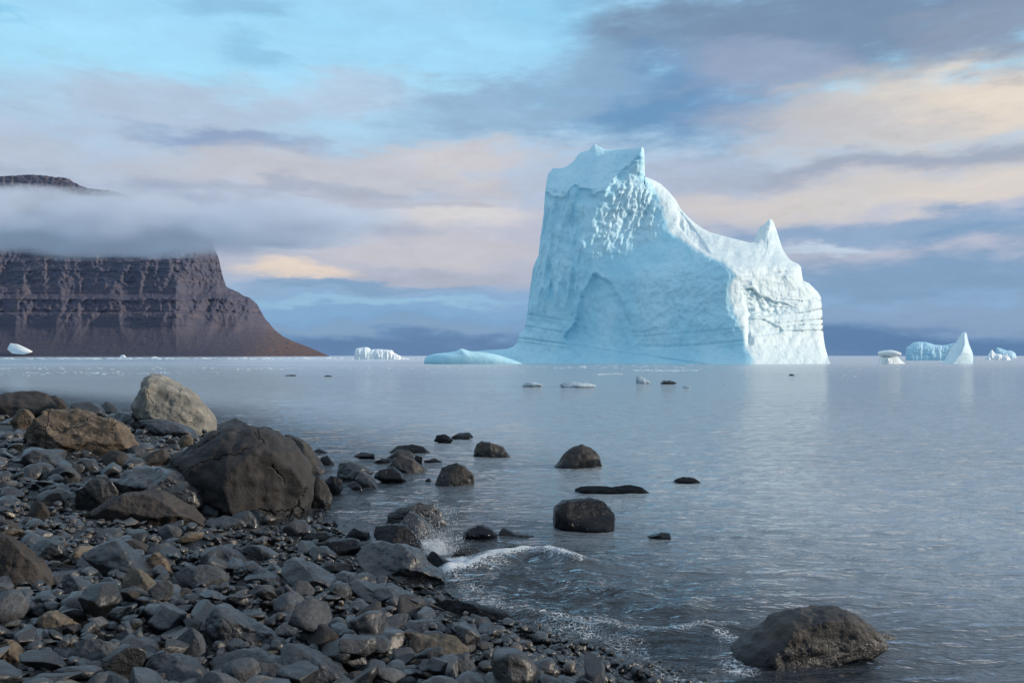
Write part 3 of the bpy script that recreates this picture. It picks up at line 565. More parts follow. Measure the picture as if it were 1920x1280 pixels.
stones = []
def try_stone(x, y, r, big):
    if not (2.9 < y < 33): return
    u = U0 + FOC * x / y
    if u < -260 or u > 1500: return
    si = int(rng.integers(len(SHAPES)))
    a, tx, ty = rng.uniform(0, 6.28), rng.normal(0, .28), rng.normal(0, .28)
    R = rotm(a, tx, ty)
    Vb = LIB[2][si][0] * r; hz = np.abs((Vb @ R.T)[:, 2]).max()
    zc = settle(x, y, r * 0.9, hz, rng.uniform(0.15, 0.55))
    if zc is None: return
    d = float(shore_d(np.array(x), np.array(y)))
    p = rng.random()
    if d < 0.5: kind = 'charcoal' if p < .5 else 'dark' if p < .9 else 'brown'
    else: kind = 'dark' if p < .46 else 'charcoal' if p < .74 else 'grey' if p < .88 else 'brown' if p < .96 else 'tan'
    stones.append((x, y, zc, r, si, (a, tx, ty), kind, r * FOC / y, d))


def scatter(n, rmin, rmax, dmin, dmax, ymin, ymax, power=1.6):
    k = 0
    while k < n:
        k += 1
        y = 1 / rng.uniform(1 / ymax, 1 / ymin) if rng.random() < .7 else rng.uniform(ymin, ymax)
        u = rng.uniform(-240, 1450); x = (u - U0) / FOC * y
        d = float(shore_d(np.array(x), np.array(y)))
        if not (dmin < d < dmax): continue
        r = rmin * (rmax / rmin) ** (rng.random() ** power)
        try_stone(x, y, r, True)


scatter(500, 0.10, 0.20, 0.5, 9, 8.0, 30)
scatter(3600, 0.05, 0.13, 0.50, 12, 3.2, 24, 1.5)
scatter(8500, 0.026, 0.06, 0.10, 12, 3.2, 18)
n_big = len(stones)
# pebbles of the gravel patch by the wash
scatter(11000, 0.012, 0.034, -0.55, 1.2, 3.3, 9.5, 1.3)
scatter(3000, 0.018, 0.042, 0.0, 4.5, 3.2, 12, 1.3)
peb = stones[n_big:]; stones = stones[:n_big]

inview = lambda s: -20 < U0 + FOC * s[0] / s[1] < 1940 and (V0 + FOC * (EYE - s[2]) / s[1]) < 1300
stones.sort(key=lambda s: -s[7] * (1 if inview(s) else 0.0))
ind, rest = stones[:300], stones[300:]

ORD = ['', 'second ', 'third ', 'fourth ', 'fifth ', 'sixth ', 'seventh ', 'eighth ', 'ninth ', 'tenth ', 'eleventh ', 'twelfth ', 'thirteenth ', 'fourteenth ', 'fifteenth ', 'sixteenth ', 'seventeenth ', 'eighteenth ', 'nineteenth ', 'twentieth ']
CN = {'dark': 'blue-grey', 'charcoal': 'charcoal', 'grey': 'light grey', 'brown': 'brown', 'tan': 'tan'}
lmk = [l for l in landmarks if l[2]]
meshes = {}
proto = []
for s in ind:
    u, v = U0 + FOC * s[0] / s[1], V0 + FOC * (EYE - s[2]) / s[1]
    L = min(lmk, key=lambda l: (l[0] - u) ** 2 + (l[1] - v) ** 2)
    du, dv = u - L[0], v - L[1]
    if abs(du) > abs(dv): rel = 'seaward of' if du > 0 else 'landward of'
    else: rel = 'below' if dv > 0 else 'above'
    size = 'big' if s[7] > 52 else 'medium' if s[7] > 34 else 'small'
    proto.append([size, CN[s[6]], SHAPES[s[4]], rel, L[2], math.hypot(du, dv)])
byk = {}
for k, p in enumerate(proto): byk.setdefault(tuple(p[:5]), []).append((p[5], k))
labels = {}
for key, lst in byk.items():
    lst.sort()
    for j, (_, k) in enumerate(lst):
        size, c, sh, rel, ph = key
        if len(lst) == 1: labels[k] = f'{size} {c} {sh} stone {rel} {ph}'
        else: labels[k] = f'{size} {c} {sh} stone {rel} {ph}, {ORD[min(j, 19)]}closest to it'
first = {}
for k, s in enumerate(ind):
    key = s[4]
    if key not in first:
        q, Fc = LIB[4][s[4]]
        me = mesh_np('stone', q, Fc); me.materials.append(M['dark'])
        ob = bpy.data.objects.new('beach_stone', me); first[key] = ob
    else:
        ob = first[key].copy()
    COL.objects.link(ob)
    ob.location = (s[0], s[1], s[2]); ob.scale = (s[3],) * 3
    ob.rotation_mode = 'QUATERNION'
    from mathutils import Matrix
    ob.rotation_quaternion = Matrix(rotm(*s[5]).tolist()).to_quaternion()
    ob.material_slots[0].link = 'OBJECT'; ob.material_slots[0].material = M[s[6]]
    tag(ob, labels[k], 'stone', 'stones lying on the beach')


def merged(name, lst, label, cat):
    Vs, Fs, T, Wm, off = [], [], [], [], 0
    for s in lst:
        sub = 3 if s[7] > 9 else 2
        q, Fc = LIB[sub][s[4]]
        W = (q * s[3]) @ rotm(*s[5]).T + np.array(s[:3])
        Vs.append(W); Fs.append(Fc + off); off += len(W)
        tone = {'dark': .95, 'charcoal': .6, 'grey': 1.6, 'brown': .95, 'tan': 1.7}[s[6]] * rng.uniform(.75, 1.25)
        T.append(np.full(len(W), tone)); Wm.append(np.full(len(W), 0.9 if s[6] in ('brown', 'tan') else 0.0))
    me = mesh_np(name, np.concatenate(Vs), np.concatenate(Fs))
    attr(me, 'tone', np.concatenate(T)); attr(me, 'warm', np.concatenate(Wm))
    return tag(link(name, me, M['stuff']), label, cat, kind='stuff')


merged('stones', rest, 'countless smaller dark stones filling the gaps all over the beach', 'stones')
merged('pebbles', peb, 'fine wet pebbles and gravel by the wash and between the stones', 'pebbles')
print('stones', len(stones), 'pebbles', len(peb))

# ------------------------------------------------------------------ water
inv = np.linspace(1 / 2.6, 1 / 45.0, 820)
Yr = np.concatenate([np.linspace(-12, 2.5, 24), 1 / inv, np.geomspace(46, 90000, 90)])
tn = np.concatenate([np.linspace(-1.6, -0.72, 30, endpoint=False), np.linspace(-0.72, 0.72, 760), np.linspace(0.74, 1.6, 30)])
WY = np.repeat(Yr[:, None], len(tn), 1)
WX = tn[None, :] * np.maximum(WY, 3.2) * 1.0
dsh = shore_d(WX, WY)
fade = np.clip(1.25 - WY / 42, 0, 1) * np.clip((WY - 1) / 2, 0, 1)
wn = perlin(WX * .35 + 3, WY * .35, 0.2)
wx_, wy_ = WX + 0.25 * wn, WY + 0.35 * perlin(WX * .5, WY * .5, 4.0)
amp_off = np.clip(-dsh / 0.8, 0.12, 1)
wz = 1.35 * (0.024 * perlin(wx_ * .55, wy_ * 1.7, 1.0) + 0.016 * perlin(wx_ * 1.3 + 9, wy_ * 3.6, 2.0)
      + 0.010 * perlin(wx_ * 2.6, wy_ * 7.0, 3.0) + 0.0045 * perlin(wx_ * 6, wy_ * 14.0, 5.0)) * fade * amp_off
foam = np.zeros_like(WX)


def ground_line(pts):
    out = []
    for u, v in pts:
        Y = EYE * FOC / (v - V0); out.append(((u - U0) / FOC * Y, Y))
    return out


near = (WY > 3) & (WY < 14) & (np.abs(WX) < 6)
nx_, ny_ = WX[near], WY[near]
jit = 0.10 * fbm(nx_ * 1.6, ny_ * 1.6, 7.7, 3)
for pts, hgt, wd, fm in [
        ([(840, 1078), (880, 1066), (930, 1052), (985, 1042), (1045, 1050), (1075, 1060)], 0.085, 0.18, 0.74),
        ([(1000, 1150), (1060, 1166), (1130, 1172), (1200, 1186), (1290, 1186), (1340, 1176)], 0.060, 0.17, 0.46),
        ([(880, 1098), (960, 1090), (1060, 1098), (1150, 1120), (1260, 1140)], 0.050, 0.22, 0.10),
        ([(1060, 1036), (1130, 1048), (1210, 1046)], 0.035, 0.25, 0.0),
        ([(620, 965), (680, 958), (730, 965)], 0.03, 0.3, 0.25)]:
    G = ground_line(pts)
    dd, _ = poly_dist(nx_, ny_ + jit, G, closed=False)
    prof = np.exp(-(dd / wd) ** 2)
    wz[near] += hgt * prof * (1 + 0.35 * fbm(nx_ * 3.5, ny_ * 3.5, 2.2, 3))
    foam[near] = np.maximum(foam[near], fm * np.exp(-(dd / (wd * 0.75)) ** 2))
# choppy water inside the breaking zone
zone = np.exp(-(((nx_ - 0.35) / 1.3) ** 2 + ((ny_ - 5.9) / 1.0) ** 2))
wz[near] += zone * (0.026 * fbm(nx_ * 4.0, ny_ * 7.0, 1.5, 4))
foam[near] = np.maximum(foam[near], zone * 0.12)
foam[near] = np.maximum(foam[near], 0.42 * np.exp(-((shore_d(nx_, ny_) + 0.12 + jit * 1.5) / 0.20) ** 2) * (ny_ < 7))
for (u, v, rx, f) in [(840, 1062, .30, .95), (800, 1020, .22, .7), (905, 1060, .35, .5), (1365, 1198, .12, .55), (1385, 1250, .15, .6), (1340, 1258, .15, .35), (1180, 1215, .2, .4)]:
    (x0, y0), = ground_line([(u, v)])
    foam[near] = np.maximum(foam[near], f * np.exp(-(((nx_ - x0) / rx) ** 2 + ((ny_ - y0) / (rx * 1.2)) ** 2)))
depth = np.clip(-beach_z(WX, WY), 0, 2)
V = np.stack([WX, WY, wz], -1).reshape(-1, 3)
nr, nc = WX.shape
idx = np.arange(nr * nc).reshape(nr, nc)
Q = np.stack([idx[:-1, :-1], idx[:-1, 1:], idx[1:, 1:], idx[1:, :-1]], -1).reshape(-1, 4)
me = mesh_np('water', V, Q)
attr(me, 'foam', foam); attr(me, 'depth', depth)

m, t = newmat('sea_water')
pos = t.n('ShaderNodeNewGeometry').outputs['Position']
fo = t.n('ShaderNodeAttribute', attribute_name='foam').outputs['Fac']
dp = t.n('ShaderNodeAttribute', attribute_name='depth').outputs['Fac']
yy = t.n('ShaderNodeSeparateXYZ', ins={0: pos}).outputs['Y']
b1 = t.noise(t.vmath('MULTIPLY', pos, (1.5, 5.0, 1.0)), 1.0, 4.0, 0.56, 0.5).outputs['Fac']
b2 = t.noise(t.vmath('MULTIPLY', pos, (0.16, 0.75, 1.0)), 1.0, 5.0, 0.6, 0.3).outputs['Fac']
b3 = t.noise(t.vmath('MULTIPLY', pos, (9.0, 26.0, 1.0)), 1.0, 3.0, 0.6).outputs['Fac']
patch = t.noise(t.vmath('MULTIPLY', pos, (0.02, 0.10, 1.0)), 1.0, 3.0, 0.55).outputs['Fac']
far = t.rng(yy, 14.0, 60.0)
h = t.math('ADD', t.math('MULTIPLY', b1, 0.165), t.math('MULTIPLY', b3, 0.026))
h = t.math('ADD', h, t.math('MULTIPLY', b2, t.math('MULTIPLY_ADD', far, 0.20, 0.05)))
st = t.math('MULTIPLY', t.rng(patch, 0.3, 0.7, 0.75, 1.1), t.rng(yy, 40.0, 300.0, 0.75, 0.25))
nrm = t.n('ShaderNodeBump', ins={'Height': h, 'Strength': st, 'Distance': 1.0}).outputs['Normal']
body = t.mix(t.rng(dp, 0.0, 0.65), (0.08, 0.10, 0.12), (0.37, 0.425, 0.46))
dif = t.n('ShaderNodeBsdfDiffuse', ins={'Color': body, 'Normal': nrm})
tr = t.n('ShaderNodeBsdfTransparent', ins={'Color': (0.80, 0.88, 0.90, 1)})
inner = t.n('ShaderNodeMixShader', ins={0: t.rng(dp, 0.0, 0.30, 0.05, 0.98)})
t.L(tr.outputs[0], inner.inputs[1]); t.L(dif.outputs[0], inner.inputs[2])
gl = t.n('ShaderNodeBsdfGlossy', ins={'Color': (0.97, 0.98, 1.0, 1), 'Roughness': t.rng(yy, 10.0, 200.0, 0.06, 0.22), 'Normal': nrm})
fr = t.n('ShaderNodeFresnel', ins={'IOR': 1.46, 'Normal': nrm}).outputs[0]
surf = t.n('ShaderNodeMixShader', ins={0: fr})
t.L(inner.outputs[0], surf.inputs[1]); t.L(gl.outputs[0], surf.inputs[2])
# foam: lacy cells broken up by noise
fw = t.vmath('ADD', pos, t.vmath('MULTIPLY', t.noise(pos, 9.0, 3.0).outputs['Color'], (0.09, 0.09, 0.0)))
fv = t.n('ShaderNodeTexVoronoi', feature='DISTANCE_TO_EDGE', ins={'Vector': fw, 'Scale': 36.0}).outputs['Distance']
fn = t.noise(pos, 16.0, 6.0, 0.7).outputs['Fac']
lace = t.math('ADD', t.rng(fv, 0.0, 0.12, 0.30, 0.0), t.math('MULTIPLY', fn, 0.75))
fm = t.rng(t.math('ADD', lace, fo), 0.93, 1.12)
fbs = t.n('ShaderNodeBsdfDiffuse', ins={'Color': (0.62, 0.66, 0.70, 1), 'Normal': t.bump(t.math('ADD', fn, lace), 0.6, 0.03)})
out = t.n('ShaderNodeMixShader', ins={0: t.math('MULTIPLY', fm, t.rng(fo, 0.02, 0.12))})
t.L(surf.outputs[0], out.inputs[1]); t.L(fbs.outputs[0], out.inputs[2])
t.L(out.outputs[0], t.n('ShaderNodeOutputMaterial').inputs['Surface'])
water = tag(link('water', me, m), 'calm rippled blue-grey sea water reaching the horizon', 'water', kind='structure')

# splash of droplets and torn foam against the rocks
m, t = newmat('spray')
b = t.n('ShaderNodeBsdfPrincipled', ins={'Base Color': (0.74, 0.78, 0.82, 1), 'Roughness': 0.25})
t.L(b.outputs[0], t.n('ShaderNodeOutputMaterial').inputs['Surface'])
V1, F1 = ico(1)
def spray(name, cu, cv, spreads, n, label, seed):
    r = np.random.default_rng(seed); Vs, Fs, off = [], [], 0
    for k in range(n):
        su, sv = spreads
        a = r.uniform(-0.2, math.pi + .2); q = abs(r.normal(0, .5))
        u = cu + su * math.cos(a) * q; v = cv - sv * abs(math.sin(a)) * q * 1.2
        Y = EYE * FOC / (cv - V0) + r.normal(0, .10)
        c = np.array([(u - U0) / FOC * Y, Y, max(EYE - (v - V0) / FOC * Y, 0.0)])
        rad = 0.0012 * (1 + 1.6 * r.random() ** 5) * (1.3 if q < .35 else 1)
        st_ = np.array([1, 1, 1 + 1.4 * r.random()])
        Vs.append(V1 * rad * st_ + c); Fs.append(F1 + off); off += len(V1)
    return tag(link(name, mesh_np(name, np.concatenate(Vs), np.concatenate(Fs)), m), label, 'splash', kind='stuff')
spray('splash', 818, 1040, (56, 72), 6500, 'white spray thrown up against the wet rocks by the wave', 1)

# ------------------------------------------------------------------ ice
def ice_mat(name, c_blue, c_white, scale=1.0, bump=0.5, snow_lit=False):
    m, t = newmat(name)
    pos = t.n('ShaderNodeTexCoord').outputs['Object']
    n1 = t.noise(t.vmath('MULTIPLY', pos, (1, 1, .45)), 0.09 / scale, 5.0, 0.6).outputs['Fac']
    n2 = t.noise(t.vmath('MULTIPLY', pos, (1, 1, .5)), 0.9 / scale, 8.0, 0.62).outputs['Fac']
    n3 = t.noise(pos, 5.0 / scale, 4.0, 0.6).outputs['Fac']
    col = t.mix(t.rng(n1, 0.35, 0.65), c_blue, c_white)
    if snow_lit: col = t.mix(t.n('ShaderNodeAttribute', attribute_name='snow').outputs['Fac'], col, (0.74, 0.84, 0.85))  # snow white, also used to paint in the brightness of the sunlit side
    col = t.mix(t.rng(n2, 0.30, 0.50, 0.35, 0.0), col, tuple(x * .72 for x in c_blue))
    h = t.math('ADD', t.math('MULTIPLY', n2, 0.8), t.math('MULTIPLY', n3, 0.15))
    b = t.n('ShaderNodeBsdfPrincipled', ins={'Base Color': col, 'Roughness': 0.55, 'Specular IOR Level': 0.3, 'Normal': t.bump(h, bump, 0.7 * scale)})
    t.L(b.outputs[0], t.n('ShaderNodeOutputMaterial').inputs['Surface'])
    return m


ICE = ice_mat('glacier_ice', (0.40, 0.745, 0.88), (0.55, 0.84, 0.93), bump=0.45, snow_lit=True)
ICEW = ice_mat('white_ice', (0.74, 0.84, 0.88), (0.86, 0.89, 0.90), 0.35)
ICEF = ice_mat('fin_ice', (0.56, 0.76, 0.86), (0.66, 0.82, 0.89), 0.35)
ICEC = ice_mat('clear_ice', (0.30, 0.40, 0.47), (0.48, 0.57, 0.63), 0.2)
ICEB = ice_mat('blue_ice', (0.38, 0.66, 0.82), (0.50, 0.74, 0.86), 0.35)

OUT = [(856,686),(866,668),(880,660),(899,657),(927,655.5),(950,654),(962,650),(969,643),(970,636),(973,627),(984,617),(986,600),(989,583),(992,558),(999,504),(1004,490),(1010,478),(1013,446),(1017,420),(1020,396),(1022,362),(1025,340),(1028,325),(1038,315),(1050,316),(1063,312),(1076,302),(1083,291),(1090,285),(1105,281),(1110,274),(1115,270),(1123,275),(1134,280),(1147,281),(1165,279),(1180,279),(1198,277),(1204,275),(1207.5,280),(1208.5,300),(1209.5,331),(1222,336),(1238,344),(1255,360),(1267,375),(1276,392),(1288,405),(1301,417),(1315,427),(1330,435),(1363,444),(1390,451),(1405,455),(1417,454),(1423,446),(1425,436),(1427,423),(1431,424),(1434,418),(1437,419),(1441,411),(1447,411),(1451,418),(1455,429),(1463,454),(1467,466),(1472,475),(1480,486),(1488,491),(1497,495),(1502,501),(1504,517),(1506,526),(1517,531),(1534,548),(1539,557),(1541,575),(1542,592),(1543,610),(1544,630),(1547,650),(1552,668),(1559,686)]
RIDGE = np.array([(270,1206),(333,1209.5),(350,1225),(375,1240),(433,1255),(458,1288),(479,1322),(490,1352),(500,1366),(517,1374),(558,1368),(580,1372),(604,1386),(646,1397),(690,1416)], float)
Y0 = 200.0
OP = np.array(OUT, float)
seg = np.hypot(*np.diff(OP, axis=0).T); cs = np.concatenate([[0], np.cumsum(seg)])
ss = np.linspace(0, cs[-1], 760)
ou = np.interp(ss, cs, OP[:, 0]); ov = np.interp(ss, cs, OP[:, 1])
NR = 300
rr_ = np.linspace(0, 1, NR)
U = np.repeat(ou[None, :], NR, 0); Vv = 686 + (ov[None, :] - 686) * rr_[:, None]
dist, _ = poly_dist(U, Vv, OP[1:-1], closed=False)
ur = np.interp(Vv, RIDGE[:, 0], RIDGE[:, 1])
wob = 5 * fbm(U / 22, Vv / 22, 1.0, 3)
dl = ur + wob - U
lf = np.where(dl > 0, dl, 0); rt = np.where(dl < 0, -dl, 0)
Fr = 0.40 * (ur - 1000) + 0.16 * (Vv - 480)
k_ = 10.0
Fd = Fr - 0.40 * (lf) - 0.62 * np.minimum(rt, 1e9)
Fd -= 5 * np.exp(-np.abs(dl) / 8)           # worn edge
Fd += np.where(Vv > 640, 0.012 * (Vv - 640) ** 2, 0)    # ice foot flares at the waterline
# snow-covered top facet leans back
topP = [(1015,350),(1022,320),(1060,300),(1115,262),(1150,270),(1204,268),(1190,300),(1165,322),(1138,350),(1115,362),(1090,352),(1075,345),(1060,366),(1040,372)]
dT, iT = poly_dist(U, Vv, topP)
sT = np.where(iT, dT, -dT)
sT = sT + 7 * fbm(U / 16, Vv / 13, 30.0, 3)
mT = sstep(-2, 3, sT)
lipv = 352.0
Fd += -0.85 * np.clip(lipv - Vv, 0, 200) * sstep(0, 60, 1215 - U) * np.where(Vv < lipv, 1, 0)
Fd += 5.5 * np.exp(-((sT - 1) / 4.0) ** 2) * (Vv > 300)
# rough fluted facet below the twin summit, catching the light
fl = [(1207,285),(1209,331),(1240,350),(1250,430),(1240,470),(1190,490),(1150,500),(1120,530),(1098,500),(1098,440),(1115,400),(1140,350),(1170,320)]
dF, iF = poly_dist(U, Vv, fl)
mF = np.where(iF, sstep(0, 34, dF + 9 * fbm(U / 18, Vv / 18, 33.0, 2)), 0) * sstep(525, 400, Vv)
flute = ridged((U + 0.32 * (Vv - 280)) / 14 + .35 * perlin(U / 30, Vv / 25, 2.0), Vv / 75, 3.0, 3)
Fd += mF * (4.6 * flute + 4.0 * fbm(U / 8, Vv / 13, 4.0, 3))
lineA = np.interp(Vv, [270, 290, 320, 350, 400, 440, 500, 700], [1206, 1196, 1166, 1138, 1116, 1105, 1100, 1100]) + 4 * fbm(U / 15, Vv / 12, 35.0, 3)
Fd -= 0.72 * np.clip(U - lineA, 0, 95) * sstep(540, 395, Vv) * sstep(1420, 1250, U)
# left wall: tall shallow flutes and hollows
mL = sstep(1130, 1060, U) * sstep(330, 380, Vv) * sstep(600, 540, Vv)
Fd += mL * (8.5 * ridged((U + .12 * Vv) / 19, Vv / 120, 8.0, 3) + 3.5 * fbm(U / 10, Vv / 26, 2.0, 3))
for hu, hv, ru_, rv_, a_ in [(1092, 362, 14, 12, 9), (1048, 405, 9, 18, 7), (1072, 412, 8, 20, 7), (1058, 450, 10, 40, 5), (1100, 372, 22, 8, 6), (1028, 372, 8, 10, 5)]:
    Fd -= a_ * np.exp(-((U - hu) / ru_) ** 2 - ((Vv - hv) / rv_) ** 2)
# shallow arch
arch = [(1058,632),(1078,604),(1084,570),(1094,545),(1106,522),(1114,511),(1128,518),(1142,530),(1158,548),(1172,580),(1182,600),(1196,630),(1192,648),(1150,664),(1100,662),(1066,650)]
dA, iA = poly_dist(U, Vv, arch)
sA = np.where(iA, dA, -dA) + 5 * fbm(U / 20, Vv / 20, 40.0, 3)
Fd -= 11 * sstep(-1.5, 5, sA) * (0.25 + 0.75 * sstep(1195, 1105, U)) * sstep(668, 615, Vv)
Fd += 3.5 * np.exp(-((sA + 3) / 3.5) ** 2) * sstep(1150, 1080, U) * sstep(660, 600, Vv)
# old waterlines
def notch(pts, w, a):
    global Fd
    a *= .42 if pts[0][0] < 1390 else 1.0
    d, _ = poly_dist(U, Vv, pts, closed=False)
    vv = np.interp(U, [p[0] for p in pts], [p[1] for p in pts])
    above = Vv < vv
    Fd = Fd - a * np.exp(-(d / w) ** 2) * np.where(above, 0.6, 1.0) + a * .5 * np.exp(-((d - w * 1.6) / (w * 1.2)) ** 2) * above
notch([(985,588),(1030,596),(1070,602),(1084,598)], 2.2, 2.6)
notch([(980,610),(1030,619),(1062,624),(1082,610)], 2.2, 3.0)
notch([(972,633),(1030,641),(1090,649),(1180,664),(1250,674),(1320,683)], 2.2, 3.6)
notch([(974,640),(1040,650),(1140,664)], 1.8, 1.6)
notch([(1196,631),(1260,626),(1330,621),(1392,614)], 2.6, 2.6)
notch([(1196,648),(1250,650),(1320,646),(1396,638)], 2.8, 3.2)
notch([(1204,664),(1270,675),(1330,683)], 2.6, 3.8)
notch([(1190,622),(1215,622),(1232,614)], 2.0, 2.2)
notch([(1405,594),(1450,590),(1500,586),(1541,578)], 1.8, 2.6)
notch([(1445,606),(1490,602),(1541,597)], 1.8, 2.4)
notch([(1462,614),(1500,609),(1542,608)], 1.6, 2.0)
notch([(1468,620),(1500,620),(1543,618)], 1.8, 3.0)
notch([(1455,560),(1500,564),(1541,563)], 1.4, 1.4)
notch([(1395,520),(1440,512),(1500,505)], 3.0, 1.6)
# overhung cave of the sunlit block
cave = [(1389,543),(1398,539),(1410,538),(1418,545),(1426,553),(1440,556),(1452,564),(1470,565),(1486,573),(1512,578),(1500,584),(1470,590),(1440,594),(1405,594),(1398,580),(1393,562)]
dC, iC = poly_dist(U, Vv, cave)
Fd -= 15 * np.where(iC, sstep(0, 4, dC), 0) * (0.6 + 0.4 * fbm(U / 14, Vv / 8, 5.0, 2)) * sstep(1512, 1440, U)
cav2 = [(1405,596),(1432,596),(1450,606),(1464,612),(1470,620),(1462,626),(1408,634)]
dC, iC = poly_dist(U, Vv, cav2)
Fd -= 5 * np.where(iC, sstep(0, 4, dC), 0)
Fd -= 8 * np.exp(-((U - 1404) / 5) ** 2) * sstep(560, 600, Vv) * sstep(660, 630, Vv)
# grooves of the saddle and the spire
Fd += 4.0 * sstep(14, 0, np.abs(U - 1440)) * ridged(U / 11 + Vv / 60, Vv / 50, 1.0, 2) * sstep(490, 470, Vv)
gr_, ig_ = poly_dist(U, Vv, [(1268,385),(1280,398),(1312,440),(1336,478),(1318,474),(1290,450),(1270,425)])
Fd -= 5.5 * np.where(ig_, sstep(0, 4, gr_), 0) * (0.7 + 0.3 * ridged(U / 9, Vv / 40, 2.0, 2))
# general relief
Fd += 3.2 * fbm(U / 60, Vv / 60, 6.0, 3) + 1.5 * fbm(U / 14, Vv / 20, 9.0, 4) * sstep(655, 610, Vv) * (1 - .75 * mT)
Fd += 2.2 * (ridged(U / 30 + Vv / 60, Vv / 34, 12.0, 3) - .7) * sstep(1150, 1250, U) * sstep(650, 600, Vv) * sstep(430, 500, Vv) * (dl > 6)
Fd -= 16 * np.exp(-dist / 6.0)
# sheet in metres
Yf = Y0 - Fd * Y0 / FOC
Xf = (U - U0) / FOC * Yf; Zf = EYE - (Vv - V0) / FOC * Yf
Zf[0, :] = -1.5
front = np.stack([Xf, Yf, Zf], -1)
# back of the berg: thins towards the crest
Yb = np.maximum(Yf[-1:, :], Y0 - 8) + 2 + (1 - rr_[:, None]) * 26 + 4 * fbm(U / 50, Vv / 50, 22.0, 2) * (1 - rr_[:, None])
Zb = Zf * (0.985); Xb = Xf[-1:, :] + (Xf - Xf[-1:, :]) * .6
back = np.stack([np.broadcast_to(Xb, Yb.shape), Yb, Zb], -1)[::-1]
snow = np.clip(sstep(6, -6, dl) + 0.55 * mF + 0.15 * mT, 0, 1)  # weathered white ice, with sunlight painted into the ridge's lit side and flutes
grid = np.concatenate([front, back], 0)
NRr, NCc = grid.shape[:2]
idx = np.arange(NRr * NCc).reshape(NRr, NCc)
Q = np.stack([idx[:-1, :-1], idx[:-1, 1:], idx[1:, 1:], idx[1:, :-1]], -1).reshape(-1, 4)
P0 = np.array([Xf[0].mean(), Y0, 0.0])
berg = link('iceberg', None, loc=tuple(P0))
tag(berg, 'towering twin-peaked blue and white iceberg with a side spire, tallest of all', 'iceberg')
tm = mesh_np('ice_tower', grid.reshape(-1, 3) - P0, Q)
attr(tm, 'snow', np.concatenate([snow, snow[::-1]], 0))  # white ice mask, with painted sunlight on the ridge's lit side and flutes
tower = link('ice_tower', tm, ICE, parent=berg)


def ice_solid(name, px, Yc, mat, seed, D=.4, parent=None, label=None, p=2.8, amp=.02, fine=.008, facets=4, sub=5, ext=.2, smooth=1.0, ridge=0.0):
    px = np.array(px, float)
    X = (px[:, 0] - U0) / FOC * Yc; Z = EYE - (px[:, 1] - V0) / FOC * Yc
    V, Fc = outline_solid(np.stack([X, Z], -1), Yc, D * np.ptp(X), seed, sub=sub, p=p, facets=facets, amp=amp, fine=fine, ext=ext, smooth=smooth, ridge=ridge)
    o = np.array([X.mean(), Yc, 0.0])
    po = np.array(parent.location) if parent else 0
    ob = link(name, mesh_np(name, V - o, Fc), mat, parent=parent, loc=tuple(o - po))
    if label: tag(ob, label, 'iceberg')
    return ob


Ff = 183.0
ice_solid('ice_foot', [(795,683),(796,670),(812,663),(835,661),(856,658),(865,653),(881,658),(905,660),(930,664),(960,673),(998,683),(900,688)], Ff, ICE, 11, D=.18, parent=berg, amp=.008, fine=.002, facets=0)
def wall_solid(name, top, vb, Yc, thick, mat, seed, label=None, parent=None, ridge=None, slope=0.5, k=4.0, flute=0.0, rough=1.0, n=170, m_=60):
    """ice wall whose crest follows TOP (left to right); thick and relief in survey px at that distance"""
    T = np.array(top, float); T[:, 1] = np.minimum(T[:, 1], vb - .4); T[:, 0] = np.maximum.accumulate(T[:, 0])
    sg = np.hypot(*np.diff(T, axis=0).T); c_ = np.concatenate([[0], np.cumsum(sg)]); q_ = np.linspace(0, c_[-1], n)
    tu, tv = np.interp(q_, c_, T[:, 0]), np.interp(q_, c_, T[:, 1])
    r_ = np.linspace(0, 1, m_)[:, None]
    uu = np.repeat(tu[None, :], m_, 0); vv = vb + (tv[None, :] - vb) * r_
    d_, _ = poly_dist(uu, vv, np.stack([tu, tv], -1), closed=False)
    if ridge is not None:
        R_ = np.array(ridge, float); f_ = thick - slope * np.abs(uu - np.interp(vv, R_[:, 1], R_[:, 0]))
    else:
        f_ = np.full(uu.shape, float(thick))
    f_ = f_ + (vv - tv.min()) * .25 - thick * .8 * np.exp(-d_ / k)
    f_ = f_ + rough * (1.2 * fbm(uu / 12, vv / 12, seed, 3) + .5 * fbm(uu / 4, vv / 5, seed + 3, 2)) + flute * ridged(uu / 6, vv / 40, seed + 1.0, 2)
    f_ = np.maximum(f_, 0.6)
    Yq = Yc - f_ * Yc / FOC
    A_ = np.stack([(uu - U0) / FOC * Yq, Yq, EYE - (vv - V0) / FOC * Yq], -1)
    A_[0, :, 2] = -.02 * Yc / 20
    Yk = np.broadcast_to(Yc + (thick * 1.2 * (1 - r_) + 1) * Yc / FOC, uu.shape)
    xb = A_[-1:, :, 0] * Yk / Yq[-1:, :]                 # the rear face is a little narrower than the front
    xb = xb.mean() + (xb - xb.mean()) * .93
    B_ = np.stack([xb, Yk, A_[..., 2]], -1)[::-1]
    g_ = np.concatenate([A_, B_], 0); a_, b_ = g_.shape[:2]
    ix_ = np.arange(a_ * b_).reshape(a_, b_)
    q4 = np.stack([ix_[:-1, :-1], ix_[:-1, 1:], ix_[1:, 1:], ix_[1:, :-1]], -1).reshape(-1, 4)
    o_ = np.array([A_[0, :, 0].mean(), Yc, 0.0]); po = np.array(parent.location) if parent else 0
    ob = link(name, mesh_np(name, g_.reshape(-1, 3) - o_, q4), mat, parent=parent, loc=tuple(o_ - po))
    if label: tag(ob, label, 'iceberg')
    return ob


